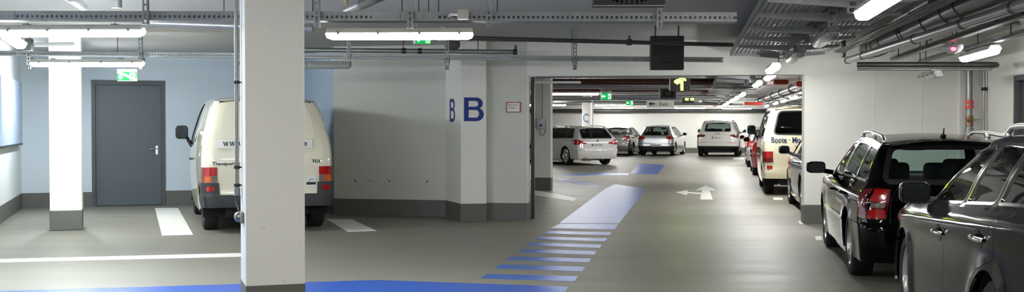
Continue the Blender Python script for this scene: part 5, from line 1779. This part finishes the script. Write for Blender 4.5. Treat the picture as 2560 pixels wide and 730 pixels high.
SGNB = mat('sign_black', (17, 18, 19), .45, var=.1)
YEL = bpy.data.materials.new('led_yellow')
YEL.use_nodes = True
YEL.node_tree.nodes['Principled BSDF'].inputs['Base Color'].default_value = lin((230, 240, 60))
YEL.node_tree.nodes['Principled BSDF'].inputs['Emission Color'].default_value = (.80, 1.0, .04, 1)
YEL.node_tree.nodes['Principled BSDF'].inputs['Emission Strength'].default_value = 5
OFFLED = mat('led_off', (30, 32, 32), .6)
def led_sign(label, px, py, Y, w, h, arrow, top=HC, lip=False):
    p = at(px, py, Y)
    s = thing('led_sign', label, 'sign', p, 0, 'black illuminated direction signs')
    MB().rbox((0, .06, 0), (w, .14, h), .006).build('sign_case', SGNB, s)
    MB().box((0, -.012, 0), (w * .96, .004, h * .96)).build('sign_face', SGNB, s)
    for x in (-.35, .35):
        MB().tube([(x * w, .06, h / 2), (x * w, .06, top - p.z)], .012, 8).build('rod', M['dark_steel'], s)
    if lip:
        MB().box((0, -.014, -h / 2 + .004), (w, .004, .008)).build('edge_strip', M['galvanised'], s)
    lit, m_ = [], YEL
    if arrow == 'up':        # bent arrow : ahead and to the left
        lit = [(.06, y) for y in np.linspace(-.42, .12, 9)] + [(.10, y) for y in np.linspace(-.42, .12, 9)]
        lit += [(.08 + d * sg, .42 - abs(d) * 1.0) for d in np.linspace(0, .17, 5) for sg in (-1, 1)]
        lit += [(x, .12 + d) for x in np.linspace(-.22, .10, 6) for d in (-.03, .06)] + [(-.26 + d, .13 + sg * d) for d in np.linspace(0, .12, 4) for sg in (-1, 1)]
    elif arrow == 'pair':
        for cx in (-.1, .34):
            lit += [(cx + .09 * i, .02 + .11 * j) for i in (-1, 0, 1) for j in (-1, 0, 1, 2)]
    else:
        m_ = OFFLED
        lit = [(.28 * math.cos(t), .30 * math.sin(t)) for t in np.linspace(0, 2 * math.pi, 25)[:-1]]
    lm = MB()
    for x, z in lit:
        lm.box((x * w * 1.0, -.016, z * h), (.036 * (w / .42), .006, .036 * (w / .42)))
    lm.build('led_arrow' if arrow != 'off' else 'led_ring', m_, s)
    return s
led_sign('square black sign hanging before the lintel, unlit', 1668.5, 132, 14.55, .43, .44, 'off')
led_sign('black sign with lit yellow arrow just behind the lintel', 1700.5, 209, 23.5, .42, .30, 'up')
led_sign('small unlit black sign left below the yellow arrow sign', 1670, 234, 29.5, .42, .26, 'off')
led_sign('small black sign with two yellow lights, farthest one', 1720, 248, 39, .42, .24, 'pair')
led_sign('wide black sign cut by the top edge of the picture', 1573, -14, 9.0, .578, .19, 'off', lip=True)

p = at(1651, 260, 45.2)
ex = thing('exit_board', 'white board with exit arrow and word in the rear hall', 'sign', p)
MB().rbox((0, .03, 0), (1.10, .06, .27), .008).build('board', mat('board_white', (214, 214, 208), .5), ex)
tm_ = MB()
put_text(tm_, 'Exit', .20, (.13, -.003, -.005), (1, 0, 0), (0, 0, 1), .001, .0, 1.2)
tm_.plate((-.36, -.003, .01), (1, 0, 0), (0, 0, 1), [(-.12, 0), (0, .085), (0, .03), (.14, .03), (.14, -.03), (0, -.03), (0, -.085)][::-1], -.002)
tm_.build('arrow_and_lettering', SGNB, ex)
for x in (-.5, .5):
    MB().tube([(x, .03, .13), (x, .03, HC - p.z)], .01, 8).build('rod', M['dark_steel'], ex)

# blue panel on the left wall
ul, nl_ = unit(wl0, cornerL)
def on_left(px):
    k = (px - 1280) / F
    d = cornerL - wl0
    t = (k * wl0.y - wl0.x) / (d.x - k * d.y)
    return wl0 + d * t
e1 = on_left(45)
e0 = e1 - dB * 3.2
pp = [e0, e1, e1 - nl_ * .07, e0 - nl_ * .07]
bl = MB().prism([(q.x, q.y) for q in (pp[0] - nl_ * .001, pp[1] - nl_ * .001, pp[2], pp[3])], 1.18, 2.24).build('wall_board', mat('blue_board', (176, 192, 218), .5, var=.03), bevel=.006)
tag(bl, 'plain light blue board on the left wall cut by the picture edge', 'board')
MB().prism([(q.x, q.y) for q in (e0 - nl_ * .002, e1 - nl_ * .002 + dB * .004, e1 - nl_ * .076 + dB * .004, e0 - nl_ * .076)], 1.15, 1.18).build('lower_edge', M['dark_steel'], bl)

# notice in a red frame
k = at(1284, 268, 17.3)
x_ = k.x
c = pw(x_) - nn * .012
no = thing('notice_board', 'small white notice in a red frame beside the letter B column', 'notice', (c.x, c.y, 1.5 + (312 - 268) / 159.5), math.atan2(un.y, un.x))
w_, h_ = .226, .163
MB().rbox((0, 0, 0), (w_ - .012, .010, h_ - .012), .002).build('sheet', mat('notice_white', (232, 230, 224), .5), no)
fr = MB()
for cx, cz, sx_, sz_ in ((0, h_ / 2 - .006, w_, .012), (0, -h_ / 2 + .006, w_, .012), (-w_ / 2 + .006, 0, .012, h_), (w_ / 2 - .006, 0, .012, h_)):
    fr.box((cx, -.002, cz), (sx_, .018, sz_))
fr.build('frame', mat('notice_red', (158, 52, 50), .5), no)
tx = MB()
for zz, x0, x1, hh in ((.045, -.09, -.045, .006), (.032, -.09, .07, .008), (.008, -.09, .015, .003), (-.002, -.09, .05, .003), (-.010, -.09, .04, .003), (-.018, -.09, .055, .003), (-.026, -.09, .02, .003)):
    tx.box(((x0 + x1) / 2, -.0055, zz), (x1 - x0, .001, hh))
tx.build('text_lines', mat('notice_text', (110, 84, 82), .6), no)

# smoke alarms with a red light
def alarm(label, p, rz=0.0, rod=True):
    a_ = thing('fire_alarm', label, 'alarm', p, rz, 'alarms with a red light')
    MB().lathe([(0, .05), (.05, .05), (.05, .045), (.105, .04), (.11, .01), (.085, -.03), (.03, -.06), (0, -.062)], (0, 0, 0), (0, 0, 1), 24).build('alarm_body', M['plate_white'], a_, smooth=35)
    led = MB()
    ellipsoid(led, (-.03, -.095, -.01), (.05, .04, .04), 12, 8, 1)
    led.build('red_light', REDLED, a_, smooth=60)
    MB().tube([(0, 0, .045), (0, 0, HC - p[2] if rod else .052)], .012, 8).build('mount', M['dark_steel'], a_)
REDLED = bpy.data.materials.new('red_led')
REDLED.use_nodes = True
REDLED.node_tree.nodes['Principled BSDF'].inputs['Base Color'].default_value = (.8, .02, .04, 1)
REDLED.node_tree.nodes['Principled BSDF'].inputs['Emission Color'].default_value = (1, .05, .12, 1)
REDLED.node_tree.nodes['Principled BSDF'].inputs['Emission Strength'].default_value = 4
alarm('white fire alarm with glowing red light above the lit right lamp', at(2382, 121.5, 12.4), 0, False)
alarm('tiny fire alarm with red light above the rear cream van', at(1978, 243, 36))
alarm('tiny fire alarm with red light at the end of the rear cable tray', at(1788, 264, 53.5))

# ================================================================== VEHICLES
def placeL(X, Y, az, half):
    """rear axle centre from the outer foot of the rear left wheel"""
    f = Vector((math.cos(R(az)), -math.sin(R(az)), 0))
    return Vector((X, Y, 0)) + f * half
CG = 'parked vehicles'
make_car('estate_car', 'black estate car with silver roof rails parked behind the dark grey car', 'car', placeL(3.36, 11.2, 10.3, .865), 10.3, ESTATE, CG)
fw = Vector((3.056, 8.75, 0)) - azv(9.5) * 2.65
make_car('estate_car', 'dark grey car nearest at the right edge with chrome window trim', 'car', placeL(fw.x, fw.y, 9.5, .87), 9.5, NEAR, CG)
# white van
van, VB, tg, vb = make_car('van', 'white van with blanked rear windows parked behind the nearest column', 'van', (-3.63, 16.32, 0), GB, VAN, CG)
def gate_y(z): return float(VB.rear(0, z, 'G'))
zt_ = 1.5 + (312 - 359.5) / 180
bn = MB()
yv = gate_y(zt_) - .012
tlt = (gate_y(zt_ + .06) - gate_y(zt_ - .06)) / .12
n_up = Vector((0, tlt, 1)).normalized()
bn.plate((0, yv, zt_), (1, 0, 0), n_up, [(-.71, -.062), (.615, -.062), (.615, .062), (-.71, .062)], -.003)
bnr = bn.build('banner', M['plate_white'], tg)
SER = mat('serif_black', (14, 14, 15), .5)
def serif_w(mb, x, s, o):
    pts = [[(0, 1), (.3, 1), (.3, .94), (.22, .94), (.36, .30), (.50, .80), (.50, .94), (.42, .94), (.42, 1), (.70, 1), (.70, .94), (.62, .94), (.76, .30), (.88, .94), (.80, .94), (.80, 1), (1.02, 1), (1.02, .94), (.96, .94), (.74, 0), (.66, 0), (.52, .62), (.36, 0), (.28, 0), (.06, .94), (0, .94)]]
    for q in pts:
        mb.plate(o, (1, 0, 0), n_up, [(x + a_ * s * 1.25, b_ * s) for a_, b_ in q][::-1], .002)
wm_ = MB()
oo = Vector((0, yv - .006, zt_)) - n_up * .030
for i in range(3): serif_w(wm_, -.62 + i * .088, .062, oo)
put_text(wm_, '.', .09, Vector((-.335, yv - .006, zt_)), (1, 0, 0), n_up, .001, .003)
put_text(wm_, 'de', .105, Vector((.482, yv - .006, zt_ + .002)), (1, 0, 0), n_up, .001, .002, 1.0)
wm_.build('lettering', SER, bnr)
for txt, x_, z_, sz_, sc_ in (('Transporter', -.575, .965, .066, 1.15), ('TDI', .655, .985, .06, 1.25)):
    t_ = MB()
    put_text(t_, txt, sz_, (x_, gate_y(z_) - .008, z_), (1, 0, 0), (0, 0, 1), .001, .002, sc_)
    t_.build('badge_lettering', M['dark_steel'], tg)
z_ = .70
sm_ = MB().plate((.585, gate_y(z_) - .006, z_), (1, 0, 0), (0, 0, 1), [(-.075, -.085), (.075, -.085), (.075, .085), (-.075, .085)], -.002)
stk = sm_.build('sticker', M['plate_white'], tg)
s2_ = MB().box((.585, gate_y(z_) - .010, z_ - .025), (.13, .001, .035))
s2_.build('sticker_text', SER, stk)
s3_ = MB().tube([(.555, gate_y(z_) - .010, z_ + .01), (.60, gate_y(z_) - .010, z_ + .05), (.625, gate_y(z_) - .010, z_ + .02)], .004, 6)
s3_.build('sticker_swoosh', mat('swoosh_green', (60, 140, 70), .5), stk)

# cars of the row behind the passage
az = 9.5
def rowcar(px, py, half, az): 
    q = fl(px, py)
    return placeL(q.x, q.y, az, half)
make_car('hatchback_car', 'grey blue car half hidden by the wall right of the passage', 'car', rowcar(2001, 535, .86, 9.0), 9.0, hatch(paint=PGB, step=.07, R=.32, spokes=7, glass=M['car_glass']), CG)
VAN2 = dict(VAN, paint=PC2, rear_blank=False, rear_glass=M['dark_glass'], glass=M['dark_glass'], bump_mat=PC2, step=.08,
    windows=[(-.45, .55, -.25, .55, 'quarter'), (.68, VWB - 1.60, .68, VWB - 1.58, 'quarter'), (VWB - 1.38, VWB - .42, VWB - 1.36, VWB - .98, 'front')],
    tail=[('tail_light', M['lamp_red'], 'rear', [(0, .80), (.165, .80), (.165, .935), (0, .935)]), ('lamp_side', M['lamp_red_dark'], 'side', [(0, .70), (.07, .70), (.07, .935), (0, .935)]),
          ('indicator_lens', M['lamp_red_dark'], 'rear', [(0, .705), (.165, .705), (.165, .798), (0, .798)]), ('fog_lens', M['lamp_red'], 'rear', [(.03, .56), (.15, .56), (.15, .635), (.03, .635)])])
v2, V2B, tg2, _ = make_car('van', 'cream van with dark rear window and blue lettering in the rear hall', 'van', rowcar(1904, 483, .90, 10.2), 10.2, VAN2, CG)
t_ = MB()
z_ = 1.5 - (350 - 312) / 116
y_ = float(V2B.rear(0, z_, 'G')) - .03
up2 = Vector((0, (float(V2B.rear(0, z_ + .1, 'G')) - float(V2B.rear(0, z_ - .1, 'G'))) / .2, 1))
put_text(t_, 'Boote \u00b7 Mo', .175, (-.435, y_ + .021, z_), (1, 0, 0), up2, .001, .004, .75)
t_.build('lettering', mat('lettering_blue', (22, 38, 78), .5), tg2)
t_ = MB()
put_text(t_, 'www', .07, (-.17, y_ + .021 - up2.y * .13, z_ - .13), (1, 0, 0), up2, .001, .002)
t_.build('lettering', mat('lettering_grey', (70, 70, 80), .5), tg2)
make_car('hatchback_car', 'red car between the rear cream van and the silver car', 'car', rowcar(1880, 437, .86, 10.5), 10.5, hatch(paint=PR, step=.12, H=1.45), CG)
make_car('hatchback_car', 'silver car farthest in the right hand row', 'car', rowcar(1866, 417, .86, 10.5), 10.5, hatch(paint=PS, step=.12, H=1.45), CG)
# far row
def rearc(px, py, az, off=.0):
    q = fl(px, py)
    return Vector((q.x, q.y, 0))
BMW = dict(hatch(wb=2.97, H=1.46, half=.93, zb=.96, paint=PW, R=.335, orr=.90, slope=.30), step=.09, rails=(-.40, 1.35, .035), rail_mat=M['alloy'], spokes=10, double=False, spw=.5,
    windows=[(-.48, .02, -.28, .04, 'quarter'), (.09, 1.22, .11, 1.20, 'rear'), (1.32, 2.35, 1.30, 1.76, 'front')], yB=1.28, yA=2.50, pillar=M['gloss_black'], roof_front=1.87, glass=M['dark_glass'], rear_glass=M['dark_glass'],
    tail=[('tail_light', M['lamp_red'], 'rear', [(0, .76), (.36, .80), (.34, .885), (.12, .90), (.05, .945), (0, .945)]), ('lamp_side', M['lamp_red'], 'side', [(0, .76), (.22, .80), (.20, .93), (0, .945)])],
    plate=(0, .76, .52, .11, 'M CJ 794'), emblem=(0, .915, .042, 'quarters'), bump_r=.56, exhaust=(-.52, .27), handle_z=.11)
make_car('estate_car', 'white estate car seen through the passage beside its column', 'car', rearc(1466, 411.5, 0), -25, BMW, CG)
SED = dict(hatch(wb=2.68, H=1.43, half=.89, zb=.95, paint=PGR, R=.315, orr=.95, slope=.9), step=.11, sedan=True, trunk_z=1.0,
    rear=[(.15, -.86), (.3, -.94), (.5, -.95), (.6, -.94), (.9, -.92), (1.0, -.90), (1.05, -.88)],
    rearG=[(.95, -.32), (1.0, -.30), (1.33, .42), (1.45, .55)],
    belt=[(-1.1, 1.0), (-.3, 1.0), (0, .985), (1.3, .95), (2.3, .92), (3.0, .84), (3.54, .71)],
    cant=[(.30, 1.30), (.6, 1.345), (1.2, 1.375), (1.58, 1.33)], rear_win=[(-.56, 1.05), (.56, 1.05), (.46, 1.30), (-.46, 1.30)],
    windows=[(.20, 1.14, .52, 1.12, 'rear'), (1.26, 2.05, 1.24, 1.50, 'front')], yB=1.20, yA=2.22, yC=.16, tail=box_tail(.72, .93, .2, .2, M['lamp_red']), spoiler=False)
make_car('saloon_car', 'grey saloon car between the white estate and the silver hatchback', 'car', rearc(1540, 387.5, 0), 17, SED, CG)
make_car('saloon_car', 'dark car hardly visible behind the white estate car', 'car', Vector((2.25, 50.3, 0)), 0, dict(SED, paint=PB), CG)
GOLF = dict(hatch(paint=PS, step=.09, H=1.49), bump_r=.60, bump_split=.47, bump_low=.22, gate_bottom=.60, rear_glass=M['car_glass'], spokes=8, emblem=(0, .88, .045, 'V'), plate=(.04, .50, .50, .11, 'M AB 204'),
    tail=[('tail_light', M['lamp_red'], 'rear', [(0, .79), (.24, .80), (.25, .88), (.20, .935), (0, .95)]), ('lamp_side', M['lamp_red'], 'side', [(0, .79), (.22, .84), (.22, .93), (0, .95)])])
make_car('hatchback_car', 'silver hatchback with round red lamps in front of the far wall', 'car', rearc(1645, 388.5, 0), 19, GOLF, CG)
Q = dict(hatch(wb=3.0, H=1.73, half=.985, zb=1.10, paint=PW, R=.375, orr=.98, slope=.30), step=.10, bump_r=.68, bump_low=.40, rails=(-.45, 1.4, .035), rear_glass=M['car_glass'], sill=.30,
    rear=[(.2, -.86), (.36, -.93), (.55, -.98), (.70, -.97), (.95, -.95), (1.15, -.90), (1.55, -.62), (1.75, -.52)], front=[(.2, 3.72), (.4, 3.84), (.6, 3.86), (.75, 3.82), (.90, 3.72)], hood_front=.88,
    belt=[(-1.1, 1.13), (0, 1.12), (1.5, 1.10), (2.65, 1.06), (3.3, .99), (3.86, .88)],
    rear_win=[(-.60, 1.20), (.60, 1.20), (.52, 1.56), (-.52, 1.56)], bump_split=.50, windows=[(-.45, .02, -.25, .06, 'quarter'), (.10, 1.28, .14, 1.26, 'rear'), (1.40, 2.38, 1.38, 1.78, 'front')], yB=1.34, yA=2.48, mirror=(2.28, 1.20, 1.08), mirror_size=(.22, .14, .18),
    tail=[('tail_light', M['lamp_red_dark'], 'rear', [(0, .90), (.22, .93), (.30, .98), (.28, 1.02), (0, 1.05)]), ('lamp_side', M['lamp_red_dark'], 'side', [(0, .90), (.10, .92), (.10, 1.04), (0, 1.05)]),
          ('reflector', M['lamp_orange'], 'rear', [(.02, .665), (.36, .665), (.36, .685), (.02, .685)])], plate=(0, .90, .52, .11, 'M KL 31'), rings=(0, 1.08, .045), spokes=10, R=.375)
make_car('off_road_car', 'white off-road car with dark rear window before the far wall', 'car', rearc(1797, 390.5, 0), 14, Q, CG)

# ================================================================== WORLD AND VIEW
w = bpy.data.worlds.new('world')
SC.world = w
w.use_nodes = True
w.node_tree.nodes['Background'].inputs[0].default_value = (.5, .5, .5, 1)
w.node_tree.nodes['Background'].inputs[1].default_value = .02
vs_ = SC.view_settings
vs_.view_transform = 'Standard'
vs_.look = 'None'
vs_.gamma = 1.0
vs_.exposure = 1.62
vs_.use_curve_mapping = False
SC.display_settings.display_device = 'sRGB'
cy = SC.cycles
cy.use_denoising = True
cy.max_bounces = 8
cy.diffuse_bounces = 5
cy.glossy_bounces = 4
cy.transparent_max_bounces = 12
cy.sample_clamp_indirect = 8
cy.caustics_reflective = False
cy.caustics_refractive = False
